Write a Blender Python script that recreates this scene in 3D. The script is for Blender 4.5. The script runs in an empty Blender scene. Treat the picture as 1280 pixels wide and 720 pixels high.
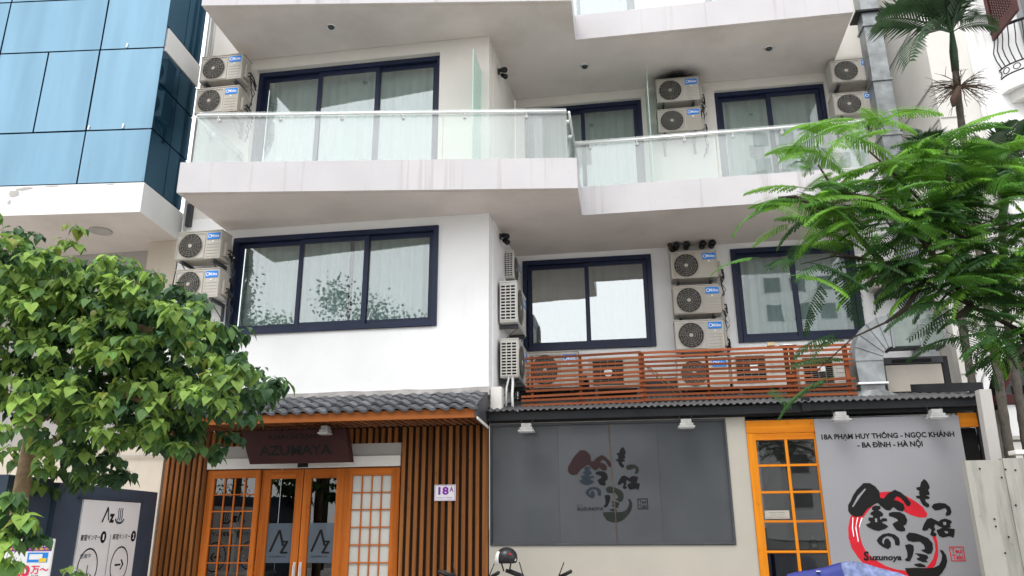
import bpy, bmesh, math, random
from mathutils import Vector, Matrix
random.seed(7)
sc = bpy.context.scene
COL = sc.collection
rad = math.radians
PI = math.pi

# ------------------------------------------------------------------ camera
cd = bpy.data.cameras.new('camera')
cam = bpy.data.objects.new('camera', cd); COL.objects.link(cam)
cd.sensor_width = 36.0; cd.lens = 26.845; cd.clip_start = .05; cd.clip_end = 2000
def cam_matrix(pitch, roll, yaw, loc):
    f = Vector((0, math.cos(pitch), math.sin(pitch))); u = Vector((0, -math.sin(pitch), math.cos(pitch))); r = Vector((1, 0, 0))
    c, s = math.cos(roll), math.sin(roll)
    R, U = c*r + s*u, -s*r + c*u
    M = Matrix.Identity(4)
    for i in range(3):
        M[i][0], M[i][1], M[i][2] = R[i], U[i], -f[i]
    return Matrix.Translation(loc) @ Matrix.Rotation(yaw, 4, 'Z') @ M
cam.matrix_world = cam_matrix(rad(17.2326), rad(-.434), rad(8.759), (0, 0, 1.6))
sc.camera = cam

# ------------------------------------------------------------------ light: overcast day
SUN_EL, SUN_AZ = rad(63), rad(205)          # azimuth from +Y clockwise: behind the camera, a little to the left
w = bpy.data.worlds.new('World'); sc.world = w; w.use_nodes = True
wn = w.node_tree.nodes; wl = w.node_tree.links
sky = wn.new('ShaderNodeTexSky'); sky.sky_type = 'NISHITA'; sky.sun_disc = False
sky.sun_elevation = SUN_EL; sky.sun_rotation = SUN_AZ; sky.air_density = 1.0; sky.dust_density = 1.2; sky.ozone_density = 1.0
hs = wn.new('ShaderNodeHueSaturation'); hs.inputs['Saturation'].default_value = .22
wl.new(sky.outputs[0], hs.inputs['Color']); dk = wn.new('ShaderNodeMix'); dk.data_type = 'RGBA'; dk.blend_type = 'DARKEN'; dk.inputs[0].default_value = 1; dk.inputs[7].default_value = (8, 8, 8, 1)   # cloud hides the glare round the sun
wl.new(hs.outputs[0], dk.inputs[6])
cl = wn.new('ShaderNodeMix'); cl.data_type = 'RGBA'; cl.inputs[0].default_value = .80      # thick even cloud cover over the clear-sky model
cl.inputs[7].default_value = (8.2, 8.25, 8.4, 1)
wl.new(dk.outputs[2], cl.inputs[6]); wl.new(cl.outputs[2], wn['Background'].inputs['Color'])
wn['Background'].inputs['Strength'].default_value = .12
sd = bpy.data.lights.new('sun', 'SUN'); sd.energy = 1.0; sd.angle = rad(30); sd.color = (1, .97, .92)
sun = bpy.data.objects.new('sun', sd); COL.objects.link(sun)
dirv = Vector((math.sin(SUN_AZ)*math.cos(SUN_EL), math.cos(SUN_AZ)*math.cos(SUN_EL), math.sin(SUN_EL)))
sun.rotation_euler = (-dirv).to_track_quat('-Z', 'Y').to_euler(); sun.location = dirv*40
sc.view_settings.view_transform = 'Standard'; sc.view_settings.look = 'None'
sc.view_settings.exposure = 1.3; sc.view_settings.gamma = 1
sc.cycles.use_denoising = True
sc.cycles.transparent_max_bounces = 16; sc.cycles.max_bounces = 8

# ------------------------------------------------------------------ materials
MATS = {}
def new_mat(name):
    m = bpy.data.materials.new(name); m.use_nodes = True; MATS[name] = m
    return m, m.node_tree.nodes, m.node_tree.links, m.node_tree.nodes['Principled BSDF']
def coord(n, l, scale, world=True):
    if world:
        g = n.new('ShaderNodeNewGeometry'); out = g.outputs['Position']
    else:
        g = n.new('ShaderNodeTexCoord'); out = g.outputs['Object']
    mp = n.new('ShaderNodeMapping'); mp.inputs['Scale'].default_value = scale
    l.new(out, mp.inputs['Vector']); return mp.outputs[0]
def noise(n, l, vec, scale, detail=4, rough=.55):
    t = n.new('ShaderNodeTexNoise'); t.inputs['Scale'].default_value = scale; t.inputs['Detail'].default_value = detail
    t.inputs['Roughness'].default_value = rough; l.new(vec, t.inputs['Vector']); return t.outputs['Fac']
def ramp(n, l, fac, stops):
    r = n.new('ShaderNodeValToRGB'); e = r.color_ramp.elements
    while len(e) < len(stops): e.new(.5)
    for i, (p, c) in enumerate(stops):
        e[i].position = p; e[i].color = (*c, 1) if len(c) == 3 else c
    l.new(fac, r.inputs[0]); return r.outputs[0]
def mixc(n, l, fac, a, b, mode='MIX'):
    x = n.new('ShaderNodeMix'); x.data_type = 'RGBA'; x.blend_type = mode
    for v, s in ((fac, 0), (a, 6), (b, 7)):
        if hasattr(v, 'links'): l.new(v, x.inputs[s])
        else: x.inputs[s].default_value = v if s == 0 else (*v, 1)
    return x.outputs[2]
def bump(n, l, h, p, strength=.2, dist=.01):
    b = n.new('ShaderNodeBump'); b.inputs['Strength'].default_value = strength; b.inputs['Distance'].default_value = dist
    l.new(h, b.inputs['Height']); l.new(b.outputs[0], p.inputs['Normal'])
def mul(c, k): return tuple(min(1, x*k) for x in c)
def plain(name, c, rough=.6, var=.12, scale=3, metal=0, b=.0, bscale=60, world=True, rnd=0):
    m, n, l, p = new_mat(name)
    v = coord(n, l, (1, 1, 1), world)
    col = ramp(n, l, noise(n, l, v, scale, 6), [(.3, mul(c, 1-var)), (.7, mul(c, 1+var))])
    if rnd:
        oi = n.new('ShaderNodeObjectInfo')
        col = mixc(n, l, 1.0, col, ramp(n, l, oi.outputs['Random'], [(0, (1-rnd,)*3), (1, (1,)*3)]), 'MULTIPLY')
    l.new(col, p.inputs['Base Color'])
    p.inputs['Roughness'].default_value = rough; p.inputs['Metallic'].default_value = metal; p.inputs['Specular IOR Level'].default_value = .28
    if b: bump(n, l, noise(n, l, v, bscale, 4), p, b, .004)
    return m
def stained(name, c, dirt, amount=.5, rough=.75, lo=.55, hi=.8, streak=(5, 5, .35), rnd=0):
    """painted plaster with faint mottling and run-off streaks"""
    m, n, l, p = new_mat(name)
    v = coord(n, l, (1, 1, 1)); vs = coord(n, l, streak)
    base = ramp(n, l, noise(n, l, v, 1.3, 6), [(.3, mul(c, .93)), (.7, mul(c, 1.03))])
    k = ramp(n, l, noise(n, l, vs, 1.0, 7, .62), [(lo, (0, 0, 0)), (hi, (amount,)*3)])
    k2 = ramp(n, l, noise(n, l, v, 9, 5), [(.66, (0, 0, 0)), (.76, (amount*.5,)*3)])
    col = mixc(n, l, k, base, dirt); col = mixc(n, l, k2, col, mul(dirt, 1.2))
    if rnd:
        oi = n.new('ShaderNodeObjectInfo')
        col = mixc(n, l, 1.0, col, ramp(n, l, oi.outputs['Random'], [(0, (1-rnd, 1-rnd*1.15, 1-rnd*1.4)), (1, (1, 1, 1))]), 'MULTIPLY')
    l.new(col, p.inputs['Base Color']); p.inputs['Roughness'].default_value = rough
    bump(n, l, noise(n, l, v, 40, 5), p, .12, .004)
    return m
def wood(name, c, c2, rough=.45, axis='Z', rnd=.35, grain=22):
    m, n, l, p = new_mat(name)
    s = {'X': (.6, grain, grain), 'Y': (grain, .6, grain), 'Z': (grain, grain, .6)}[axis]
    v = coord(n, l, s); v2 = coord(n, l, (1, 1, 1))
    g = noise(n, l, v, 1.0, 5, .6)
    col = ramp(n, l, g, [(.25, c2), (.5, c), (.75, mul(c, 1.25))])
    oi = n.new('ShaderNodeObjectInfo')
    col = mixc(n, l, 1.0, col, ramp(n, l, oi.outputs['Random'], [(0, (1-rnd, 1-rnd*1.1, 1-rnd*1.2)), (1, (1, 1, 1))]), 'MULTIPLY')
    kn = ramp(n, l, noise(n, l, v2, 7, 3), [(.62, (0, 0, 0)), (.75, (.5,)*3)])
    col = mixc(n, l, kn, col, mul(c2, .7))
    l.new(col, p.inputs['Base Color']); p.inputs['Roughness'].default_value = rough
    p.inputs['Specular IOR Level'].default_value = .12
    bump(n, l, g, p, .15, .003)
    return m
def glass(name, tint, refl, rough=.0, gcol=(1, 1, 1), diff=0, dcol=(.8, .85, .83), wavy=0, tintvar=0):
    m, n, l, p = new_mat(name); n.remove(p)
    out = n['Material Output']
    t = n.new('ShaderNodeBsdfTransparent'); t.inputs[0].default_value = (*tint, 1)
    g = n.new('ShaderNodeBsdfGlossy'); g.inputs['Color'].default_value = (*gcol, 1); g.inputs['Roughness'].default_value = rough
    if wavy:
        b = n.new('ShaderNodeBump'); b.inputs['Strength'].default_value = wavy; b.inputs['Distance'].default_value = .02
        l.new(noise(n, l, coord(n, l, (1, 1, 1)), 1.2, 2), b.inputs['Height']); l.new(b.outputs[0], g.inputs['Normal'])
    if tintvar:
        oi = n.new('ShaderNodeObjectInfo')
        st = ramp(n, l, noise(n, l, coord(n, l, (3, 3, .3)), 1.0, 6), [(.3, mul(gcol, .82)), (.72, mul(gcol, 1.08))])
        l.new(mixc(n, l, 1.0, st, ramp(n, l, oi.outputs['Random'], [(0, (.84, .88, .90)), (1, (1, 1, 1))]), 'MULTIPLY'), g.inputs['Color'])
    lw = n.new('ShaderNodeLayerWeight'); lw.inputs['Blend'].default_value = .35
    mr = n.new('ShaderNodeMapRange'); mr.inputs['To Min'].default_value = refl; mr.inputs['To Max'].default_value = min(1, refl+.34)
    l.new(lw.outputs['Facing'], mr.inputs['Value'])
    mx = n.new('ShaderNodeMixShader'); l.new(mr.outputs[0], mx.inputs[0])
    base = t.outputs[0]
    if diff:
        d = n.new('ShaderNodeBsdfDiffuse'); d.inputs[0].default_value = (*dcol, 1)
        k = ramp(n, l, noise(n, l, coord(n, l, (2, 2, .4)), 1.5, 5), [(.3, (diff*.7,)*3), (.7, (min(1, diff*1.3),)*3)])
        m2 = n.new('ShaderNodeMixShader'); l.new(k, m2.inputs[0]); l.new(t.outputs[0], m2.inputs[1]); l.new(d.outputs[0], m2.inputs[2]); base = m2.outputs[0]
    l.new(base, mx.inputs[1]); l.new(g.outputs[0], mx.inputs[2]); l.new(mx.outputs[0], out.inputs[0])
    return m
def leafmat(name, c, trans=.35, rough=.45, rnd=.4):
    m, n, l, p = new_mat(name)
    oi = n.new('ShaderNodeObjectInfo'); v = coord(n, l, (1, 1, 1))
    col = ramp(n, l, noise(n, l, v, 5, 3), [(.3, mul(c, .75)), (.7, mul(c, 1.3))])
    col = mixc(n, l, 1.0, col, ramp(n, l, oi.outputs['Random'], [(0, (1-rnd, 1-rnd, 1-rnd*.6)), (1, (1, 1, 1))]), 'MULTIPLY')
    l.new(col, p.inputs['Base Color']); p.inputs['Roughness'].default_value = rough; p.inputs['Specular IOR Level'].default_value = .3
    tr = n.new('ShaderNodeBsdfTranslucent'); l.new(col, tr.inputs[0])
    mx = n.new('ShaderNodeMixShader'); mx.inputs[0].default_value = trans
    l.new(p.outputs[0], mx.inputs[1]); l.new(tr.outputs[0], mx.inputs[2]); l.new(mx.outputs[0], n['Material Output'].inputs[0])
    return m

WHITE = stained('white_plaster', (.86, .86, .86), (.52, .49, .45), .22, lo=.6, hi=.85)
BAND = stained('balcony_plaster', (.53, .515, .53), (.26, .215, .20), .6, lo=.56, hi=.74, streak=(7, 7, .22))
CREAMW = stained('cream_upper_plaster', (.74, .70, .645), (.50, .45, .38), .2, lo=.58, hi=.85)
SOFFIT = stained('soffit_plaster', (.72, .655, .615), (.44, .385, .34), .5, lo=.48, hi=.78, streak=(.9, .9, .9))
CREAM = stained('cream_render', (.385, .36, .31), (.42, .38, .32), .25, lo=.6, hi=.85, streak=(4, 4, .4))
BEIGE = stained('beige_render', (.60, .53, .44), (.36, .31, .25), .4, lo=.5, hi=.8, streak=(3, 3, .5))
GREYWALL = stained('grey_render', (.42, .40, .38), (.25, .24, .22), .4, streak=(3, 3, .5))
PEEL = stained('peeling_white_paint', (.74, .74, .73), (.40, .37, .34), .3, lo=.6, hi=.8, streak=(4, 4, .6))
OFFWHITE = stained('off_white_render', (.72, .70, .66), (.50, .47, .42), .3, lo=.6, hi=.85, streak=(3, 3, .3))
CONCRETE = stained('whitewashed_concrete', (.33, .325, .29), (.085, .09, .07), .8, lo=.48, hi=.70, streak=(5, 5, .5))
NAVY = plain('navy_aluminium', (.014, .021, .052), .38, .15)
BLACKM = plain('black_metal', (.012, .013, .015), .45, .3, b=.1)
DARKM = plain('dark_grey_metal', (.055, .058, .065), .5, .25)
STEEL = plain('stainless_steel', (.85, .85, .85), .3, .06, metal=.6)
GALV = plain('galvanised_sheet', (.27, .285, .29), .4, .35, 5, metal=.5, b=.25, bscale=9)
GALVGREEN = plain('weathered_grey_duct', (.20, .235, .22), .5, .25, 4, metal=.3)
IRON = plain('wrought_iron', (.015, .015, .017), .5, .3)
ACBEIGE = stained('aged_beige_casing', (.54, .515, .47), (.25, .20, .15), .6, .5, .52, .76, (6, 6, .8), .22)
ACSIDE = stained('aged_beige_side', (.42, .38, .33), (.2, .16, .12), .5, .5, .5, .8, (6, 6, .8))
ACWHITE = stained('white_casing', (.72, .71, .68), (.34, .30, .25), .5, .45, .55, .8, (6, 6, .8), .12)
FAND = plain('fan_guard_dark', (.035, .032, .03), .6, .6, 30)
FANW = plain('fan_guard_wire', (.20, .185, .16), .55, .35, 30)
BLUEST = plain('blue_sticker', (.02, .23, .72), .4, .08)
INKW = plain('white_print', (.85, .87, .9), .5, .03)
INKK = plain('black_print', (.005, .005, .005), .7, .1)
INKR = plain('red_print', (.52, .012, .025), .5, .12, 8)
PURPLE = plain('purple_print', (.24, .02, .38), .45, .05)
SIGNW = plain('grey_white_banner', (.265, .265, .28), .42, .04, 1.2)
PAPER = plain('white_paper', (.78, .78, .78), .5, .04)
PINKRED = plain('crimson_print', (.75, .02, .10), .5, .05)
WSLAT = wood('slat_wood', (.30, .118, .036), (.13, .045, .014), .5, 'Z', .45)
WSOF = wood('soffit_slat_wood', (.22, .085, .035), (.10, .035, .012), .55, 'Y', .3)
WDOOR = wood('door_wood', (.49, .138, .022), (.28, .068, .010), .58, 'Z', .15)
WDOORX = wood('door_rail_wood', (.49, .138, .022), (.28, .068, .010), .58, 'X', .15)
WYEL = wood('yellow_door_wood', (.64, .22, .012), (.46, .13, .008), .58, 'Z', .12)
WYELX = wood('yellow_beam_wood', (.60, .20, .012), (.42, .11, .008), .58, 'X', .12)
WFASC = wood('fascia_wood', (.29, .092, .024), (.17, .046, .012), .58, 'X', .1)
WRED = wood('red_brown_screen_wood', (.27, .078, .030), (.14, .036, .014), .5, 'X', .35)
WREDZ = wood('red_brown_post_wood', (.26, .075, .03), (.13, .035, .013), .55, 'Z', .35)
BAMBOO = plain('pale_bamboo', (.48, .38, .22), .5, .2, 10)
MAROON = plain('maroon_board', (.038, .011, .010), .4, .2)
MAROONP = plain('maroon_shutter_paint', (.065, .009, .009), .4, .2)
TILE = plain('grey_roof_tile', (.125, .13, .145), .6, .35, 12, b=.2, bscale=40, rnd=.45)
FLASH = plain('cement_flashing', (.30, .285, .275), .8, .25, 5, b=.2)
CORR = plain('corrugated_sheet', (.055, .055, .058), .5, .4, 6)
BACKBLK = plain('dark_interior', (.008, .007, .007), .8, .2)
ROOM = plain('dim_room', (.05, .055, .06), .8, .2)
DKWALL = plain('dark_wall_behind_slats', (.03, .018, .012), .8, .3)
CURT = plain('pale_curtain', (.46, .50, .49), .85, .06, 2)
SHEER = plain('white_curtain', (.54, .57, .56), .85, .05, 2)
BLUEGREY = plain('blue_grey_panel', (.046, .070, .105), .42, .12, 2)
WINGLASS = glass('window_glass', (.86, .92, .91), .09, wavy=.06)
MIRGLASS = glass('bright_window_glass', (.66, .74, .74), .29, wavy=.08)
DARKGLASS = glass('door_glass', (.55, .57, .57), .045)
RAILGLASS = glass('balcony_glass', (.88, .92, .905), .06, diff=.14, dcol=(.80, .83, .82))
FINGLASS = glass('green_partition_glass', (.62, .82, .76), .10, diff=.30, dcol=(.62, .78, .73))
BLUEGLASS = glass('blue_mirror_glass', (.02, .06, .10), .60, gcol=(.255, .405, .51), diff=.85, dcol=(.05, .13, .20), wavy=.10, tintvar=1)
BLUEDARK = glass('blue_side_glass', (.02, .06, .10), .20, gcol=(.15, .28, .40), diff=.9, dcol=(.010, .040, .07), wavy=.10)
def frosted(name, c, refl, rough, coat=.25):
    m, n, l, p = new_mat(name)
    v = coord(n, l, (1, 1, 1))
    col = ramp(n, l, noise(n, l, v, .9, 3), [(.3, mul(c, .85)), (.7, mul(c, 1.15))])
    l.new(col, p.inputs['Base Color']); p.inputs['Roughness'].default_value = rough; p.inputs['Specular IOR Level'].default_value = refl
    p.inputs['Coat Weight'].default_value = coat; p.inputs['Coat Roughness'].default_value = .04
    return m
def soot(name):
    m, n, l, p = new_mat(name)
    tc = n.new('ShaderNodeTexCoord'); g = n.new('ShaderNodeTexGradient'); g.gradient_type = 'QUADRATIC_SPHERE'
    l.new(tc.outputs['Object'], g.inputs[0])
    nz = noise(n, l, coord(n, l, (1, 1, 1)), 6, 5)
    mm = n.new('ShaderNodeMath'); mm.operation = 'MULTIPLY'; l.new(g.outputs['Fac'], mm.inputs[0]); l.new(nz, mm.inputs[1])
    m2 = n.new('ShaderNodeMath'); m2.operation = 'MULTIPLY'; m2.use_clamp = True; l.new(mm.outputs[0], m2.inputs[0]); m2.inputs[1].default_value = 2.2
    p.inputs['Base Color'].default_value = (.02, .02, .018, 1); p.inputs['Roughness'].default_value = 1
    t = n.new('ShaderNodeBsdfTransparent'); mx = n.new('ShaderNodeMixShader')
    l.new(m2.outputs[0], mx.inputs[0]); l.new(t.outputs[0], mx.inputs[1]); l.new(p.outputs[0], mx.inputs[2]); l.new(mx.outputs[0], n['Material Output'].inputs[0])
    return m
SOOT = soot('soot_film')
FILM = frosted('grey_frosted_film', (.056, .061, .066), .3, .22)
FILM2 = frosted('grey_frosted_film_band', (.060, .065, .071), .3, .26)
PALEPANE = frosted('pale_paper_pane', (.56, .57, .53), .5, .25)
STICK = frosted('grey_door_film', (.075, .095, .12), .5, .3)
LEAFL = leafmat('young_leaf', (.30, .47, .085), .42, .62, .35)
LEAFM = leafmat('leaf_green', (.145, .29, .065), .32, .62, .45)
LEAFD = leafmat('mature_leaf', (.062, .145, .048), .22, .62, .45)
LEAFY = leafmat('yellowish_leaf', (.26, .30, .05), .4, .45, .2)
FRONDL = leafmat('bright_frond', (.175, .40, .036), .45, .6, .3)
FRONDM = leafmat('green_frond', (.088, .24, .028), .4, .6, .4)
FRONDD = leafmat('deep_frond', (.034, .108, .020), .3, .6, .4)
PALM = leafmat('palm_leaf', (.038, .085, .032), .2, .4, .35)
BARK = plain('pale_bark', (.23, .16, .095), .85, .3, 14, b=.5, bscale=40)
DBARK = plain('dark_bark', (.045, .035, .026), .85, .3, 14, b=.5, bscale=40)
PBARK = plain('palm_bark', (.075, .066, .055), .85, .3, 14, b=.3)
TWIG = plain('dry_twig', (.075, .048, .034), .9, .3, 10)
RUBBER = plain('black_rubber', (.015, .015, .016), .55, .2)
GLOSSK = plain('helmet_black', (.018, .018, .02), .25, .2)
BLUEP = plain('blue_scooter_paint', (.02, .035, .36), .25, .1)
GREYP = plain('grey_scooter_paint', (.16, .16, .17), .3, .1)
TARP = plain('blue_cover_cloth', (.025, .035, .20), .55, .2, 6)
TARP2 = plain('shiny_plastic_wrap', (.16, .20, .36), .25, .55, 14)
LAMPG = plain('dull_grey_lamp', (.34, .34, .33), .5, .2, 9)
PVC = plain('white_pvc', (.70, .70, .68), .4, .08)
ASPH = plain('asphalt', (.14, .138, .134), .85, .2, 8, b=.3)
PAVE = plain('pavement_tile', (.50, .48, .45), .8, .15, 5, b=.2)
YELLOW = plain('yellow_print', (.8, .55, .03), .5, .05)

# ------------------------------------------------------------------ mesh builder
class MB:
    def __init__(s): s.v = []; s.f = []; s.mi = []; s.m = 0
    def add(s, vs, fs):
        b = len(s.v); s.v += [tuple(p) for p in vs]
        for f in fs: s.f.append([b+i for i in f]); s.mi.append(s.m)
        return s
    def box(s, x0, x1, y0, y1, z0, z1):
        return s.add([(x0,y0,z0),(x1,y0,z0),(x1,y1,z0),(x0,y1,z0),(x0,y0,z1),(x1,y0,z1),(x1,y1,z1),(x0,y1,z1)],
                     [(0,3,2,1),(4,5,6,7),(0,1,5,4),(1,2,6,5),(2,3,7,6),(3,0,4,7)])
    def obox(s, o, u, v, w):
        o, u, v, w = map(Vector, (o, u, v, w))
        return s.add([o,o+u,o+u+v,o+v,o+w,o+u+w,o+u+v+w,o+v+w],[(0,3,2,1),(4,5,6,7),(0,1,5,4),(1,2,6,5),(2,3,7,6),(3,0,4,7)])
    def prism(s, poly, z0, z1):
        """plan polygon (x, y) counter-clockwise, between two heights"""
        n = len(poly)
        return s.add([(x,y,z0) for x,y in poly]+[(x,y,z1) for x,y in poly],
                     [tuple(range(n-1,-1,-1)), tuple(range(n,2*n))]+[(i,(i+1)%n,n+(i+1)%n,n+i) for i in range(n)])
    def profile(s, poly, x0, x1):
        """(y, z) outline swept along X"""
        n = len(poly)
        return s.add([(x0,y,z) for y,z in poly]+[(x1,y,z) for y,z in poly],
                     [tuple(range(n)), tuple(range(2*n-1,n-1,-1))]+[((i+1)%n,i,n+i,n+(i+1)%n) for i in range(n)])
    def tube(s, pts, r, n=8, cap=True):
        pts = [Vector(p) for p in pts]; rr = r if isinstance(r, (list, tuple)) else [r]*len(pts)
        rings = []; prev = None
        for i, p in enumerate(pts):
            d = (pts[min(i+1, len(pts)-1)]-pts[max(i-1, 0)]).normalized()
            a = prev if prev is not None else (Vector((0,0,1)) if abs(d.z) < .9 else Vector((1,0,0)))
            x = (a-d*a.dot(d))
            x = x.normalized() if x.length > 1e-6 else d.orthogonal().normalized()
            prev = x; y = d.cross(x)
            rings.append([p+(x*math.cos(2*PI*k/n)+y*math.sin(2*PI*k/n))*rr[i] for k in range(n)])
        vs = [v for ring in rings for v in ring]; fs = []
        for i in range(len(pts)-1):
            for k in range(n):
                fs.append((i*n+k, i*n+(k+1)%n, (i+1)*n+(k+1)%n, (i+1)*n+k))
        if cap: fs += [tuple(range(n-1,-1,-1)), tuple((len(pts)-1)*n+k for k in range(n))]
        return s.add(vs, fs)
    def lathe(s, prof, c=(0,0,0), axis='Z', n=16, a0=0, a1=2*PI):
        full = abs(a1-a0-2*PI) < 1e-6; cnt = n if full else n+1
        vs = []
        for r, h in prof:
            for k in range(cnt):
                a = a0+(a1-a0)*k/n; x, y = r*math.cos(a), r*math.sin(a)
                p = {'Z': (x,y,h), 'Y': (x,h,y), 'X': (h,x,y)}[axis]
                vs.append((c[0]+p[0], c[1]+p[1], c[2]+p[2]))
        fs = []
        for i in range(len(prof)-1):
            for k in range(n):
                k2 = (k+1) % cnt
                fs.append((i*cnt+k, i*cnt+k2, (i+1)*cnt+k2, (i+1)*cnt+k))
        return s.add(vs, fs)
    def flat(s, poly, y, t=.0015):
        """(x, z) outline as thin print lying on a wall that faces -Y"""
        n = len(poly)
        return s.add([(x,y,z) for x,z in poly]+[(x,y+t,z) for x,z in poly],
                     [tuple(range(n))]+[((i+1)%n,i,n+i,n+(i+1)%n) for i in range(n)])
    def frame(s, x0, x1, z0, z1, y0, y1, wd, wb=None):
        wb = wd if wb is None else wb
        s.box(x0, x0+wd, y0, y1, z0, z1); s.box(x1-wd, x1, y0, y1, z0, z1)
        s.box(x0+wd, x1-wd, y0, y1, z1-wd, z1); s.box(x0+wd, x1-wd, y0, y1, z0, z0+wb)
        return s
    def mesh(s, name, mats, smooth=False, bev=0):
        me = bpy.data.meshes.new(name); me.from_pydata(s.v, [], s.f)
        for m in (mats if isinstance(mats, (list, tuple)) else [mats]): me.materials.append(m)
        me.polygons.foreach_set('material_index', s.mi)
        bm = bmesh.new(); bm.from_mesh(me)
        if bev:
            bmesh.ops.remove_doubles(bm, verts=bm.verts, dist=1e-5)
            bmesh.ops.bevel(bm, geom=[e for e in bm.edges if e.is_manifold and e.calc_face_angle(0) > .6], offset=bev, segments=2, affect='EDGES', profile=.6)
        bmesh.ops.recalc_face_normals(bm, faces=bm.faces)
        bmesh.ops.triangulate(bm, faces=[f for f in bm.faces if len(f.verts) > 4])
        bm.to_mesh(me); bm.free()
        if smooth: me.polygons.foreach_set('use_smooth', [True]*len(me.polygons))
        me.update(); return me
    def build(s, name, mats, parent=None, smooth=False, bev=0):
        return link(name, s.mesh(name, mats, smooth, bev), parent)
def link(name, me, parent=None, loc=None):
    o = bpy.data.objects.new(name, me); COL.objects.link(o)
    if parent is not None:
        o.parent = parent
        if loc is None and parent.parent is None: o.matrix_parent_inverse = Matrix.Translation(-parent.location)
    if loc is not None: o.location = loc
    return o
def tag(o, label, cat, group=None):
    o['label'] = label; o['category'] = cat
    if group: o['group'] = group
    return o
def thing(name, label, cat, loc=(0,0,0), group=None):
    o = bpy.data.objects.new(name, None); COL.objects.link(o); o.location = loc; o.empty_display_size = .1
    return tag(o, label, cat, group)
def structure(name, mb, m):
    o = mb.build(name, m); o['kind'] = 'structure'; return o
def copy_tree(o, parent=None):
    c = o.copy(); COL.objects.link(c)
    if parent is not None: c.parent = parent
    for ch in list(o.children): copy_tree(ch, c)
    return c
def grid_wall(x0, x1, z0, z1, y0, y1, holes):
    """a wall slab with rectangular openings, as one clean shell"""
    xs = sorted({x0, x1, *[h[0] for h in holes], *[h[1] for h in holes]}); zs = sorted({z0, z1, *[h[2] for h in holes], *[h[3] for h in holes]})
    solid = lambda i, j: 0 <= i < len(xs)-1 and 0 <= j < len(zs)-1 and not any(h[0] <= xs[i]+1e-6 and xs[i+1] <= h[1]+1e-6 and h[2] <= zs[j]+1e-6 and zs[j+1] <= h[3]+1e-6 for h in holes)
    b = MB()
    for i in range(len(xs)-1):
        for j in range(len(zs)-1):
            if not solid(i, j): continue
            a, c, d, e = xs[i], xs[i+1], zs[j], zs[j+1]
            b.add([(a,y0,d),(c,y0,d),(c,y0,e),(a,y0,e)], [(0,1,2,3)]); b.add([(a,y1,d),(c,y1,d),(c,y1,e),(a,y1,e)], [(3,2,1,0)])
            if not solid(i-1, j): b.add([(a,y0,d),(a,y0,e),(a,y1,e),(a,y1,d)], [(0,1,2,3)])
            if not solid(i+1, j): b.add([(c,y0,d),(c,y1,d),(c,y1,e),(c,y0,e)], [(0,1,2,3)])
            if not solid(i, j-1): b.add([(a,y0,d),(a,y1,d),(c,y1,d),(c,y0,d)], [(0,1,2,3)])
            if not solid(i, j+1): b.add([(a,y0,e),(c,y0,e),(c,y1,e),(a,y1,e)], [(0,1,2,3)])
    return b
def text(body, name, m, parent, o, w=None, h=None, u=(1,0,0), v=(0,0,1), bold=0., t=.002, align='L', shear=0, sx=1.0):
    """lettering with the built-in font: o = lower-left (or centre for align C) of the line, w/h = size wanted"""
    c = bpy.data.curves.new(name, 'FONT'); c.body = body; c.size = 1; c.extrude = .0; c.offset = bold; c.shear = shear; c.resolution_u = 3
    ob = bpy.data.objects.new(name, c); COL.objects.link(ob); bpy.context.view_layer.update()
    me = bpy.data.meshes.new_from_object(ob.evaluated_get(bpy.context.evaluated_depsgraph_get()))
    bpy.data.objects.remove(ob); bpy.data.curves.remove(c)
    xs = [p.co.x for p in me.vertices]; ys = [p.co.y for p in me.vertices]
    x0, x1, y0, y1 = min(xs), max(xs), min(ys), max(ys)
    kx = (w/(x1-x0)) if w else None; ky = (h/(y1-y0)) if h else None
    if kx is None: kx = ky*sx
    if ky is None: ky = kx
    o, u, v = Vector(o), Vector(u), Vector(v)
    nrm = u.cross(v).normalized()
    offx = -(x1+x0)/2 if align == 'C' else -x0
    for p in me.vertices:
        p.co = o+u*((p.co.x+offx)*kx)+v*((p.co.y-y0)*ky)+nrm*t
    me.materials.clear(); me.materials.append(m)
    return link(name, me, parent)

# ================================================================== ground
structure('ground', MB().add([(-300,-300,-.14),(300,-300,-.14),(300,300,-.14),(-300,300,-.14)], [(0,1,2,3)]), ASPH)
structure('road', MB().box(-60, 60, -7, 4.4, -.135, -.12), ASPH)
structure('pavement', MB().box(-60, 60, 4.55, 9.38, -.13, 0), PAVE)
structure('kerb', MB().box(-60, 60, 4.4, 4.548, -.13, .015), CONCRETE)
structure('opposite_pavement', MB().box(-60, 60, -12, -7.002, -.13, .0), PAVE)

# ================================================================== hotel building
hotel = thing('hotel_building', 'white multi-storey hotel with stepped white balconies and navy sliding windows', 'building', (-1.2, 10.5, 0))
LW = (-5.41, -2.45, 4.09, 5.49)                         # second-floor window, left block
LD = (-5.35, -2.49, 6.05, 8.235)                        # third-floor balcony door, left block
RW1, RW2 = (-1.55, .42, 4.10, 5.53), (1.60, 3.35, 4.10, 5.53)
RD1, RD2 = (-1.50, .43, 6.05, 8.26), (1.59, 3.29, 6.05, 8.26)
UD1, UD2 = (-1.50, .43, 8.84, 11.0), (1.59, 3.29, 8.84, 11.0)
grid_wall(-6.26, -1.757, 3.17, 5.84, 9.4, 9.65, [LW]).build('lower_wall', WHITE, hotel)
grid_wall(-6.26, -1.757, 5.841, 11.5, 9.4, 9.65, [LD]).build('upper_wall', CREAMW, hotel)
grid_wall(-1.65, 3.95, .0, 5.84, 11.2, 11.45, [RW1, RW2]).build('lower_wall', WHITE, hotel)
grid_wall(-1.65, 3.95, 5.841, 11.5, 11.2, 11.45, [RD1, RD2, UD1, UD2]).build('upper_wall', CREAMW, hotel)
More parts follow.
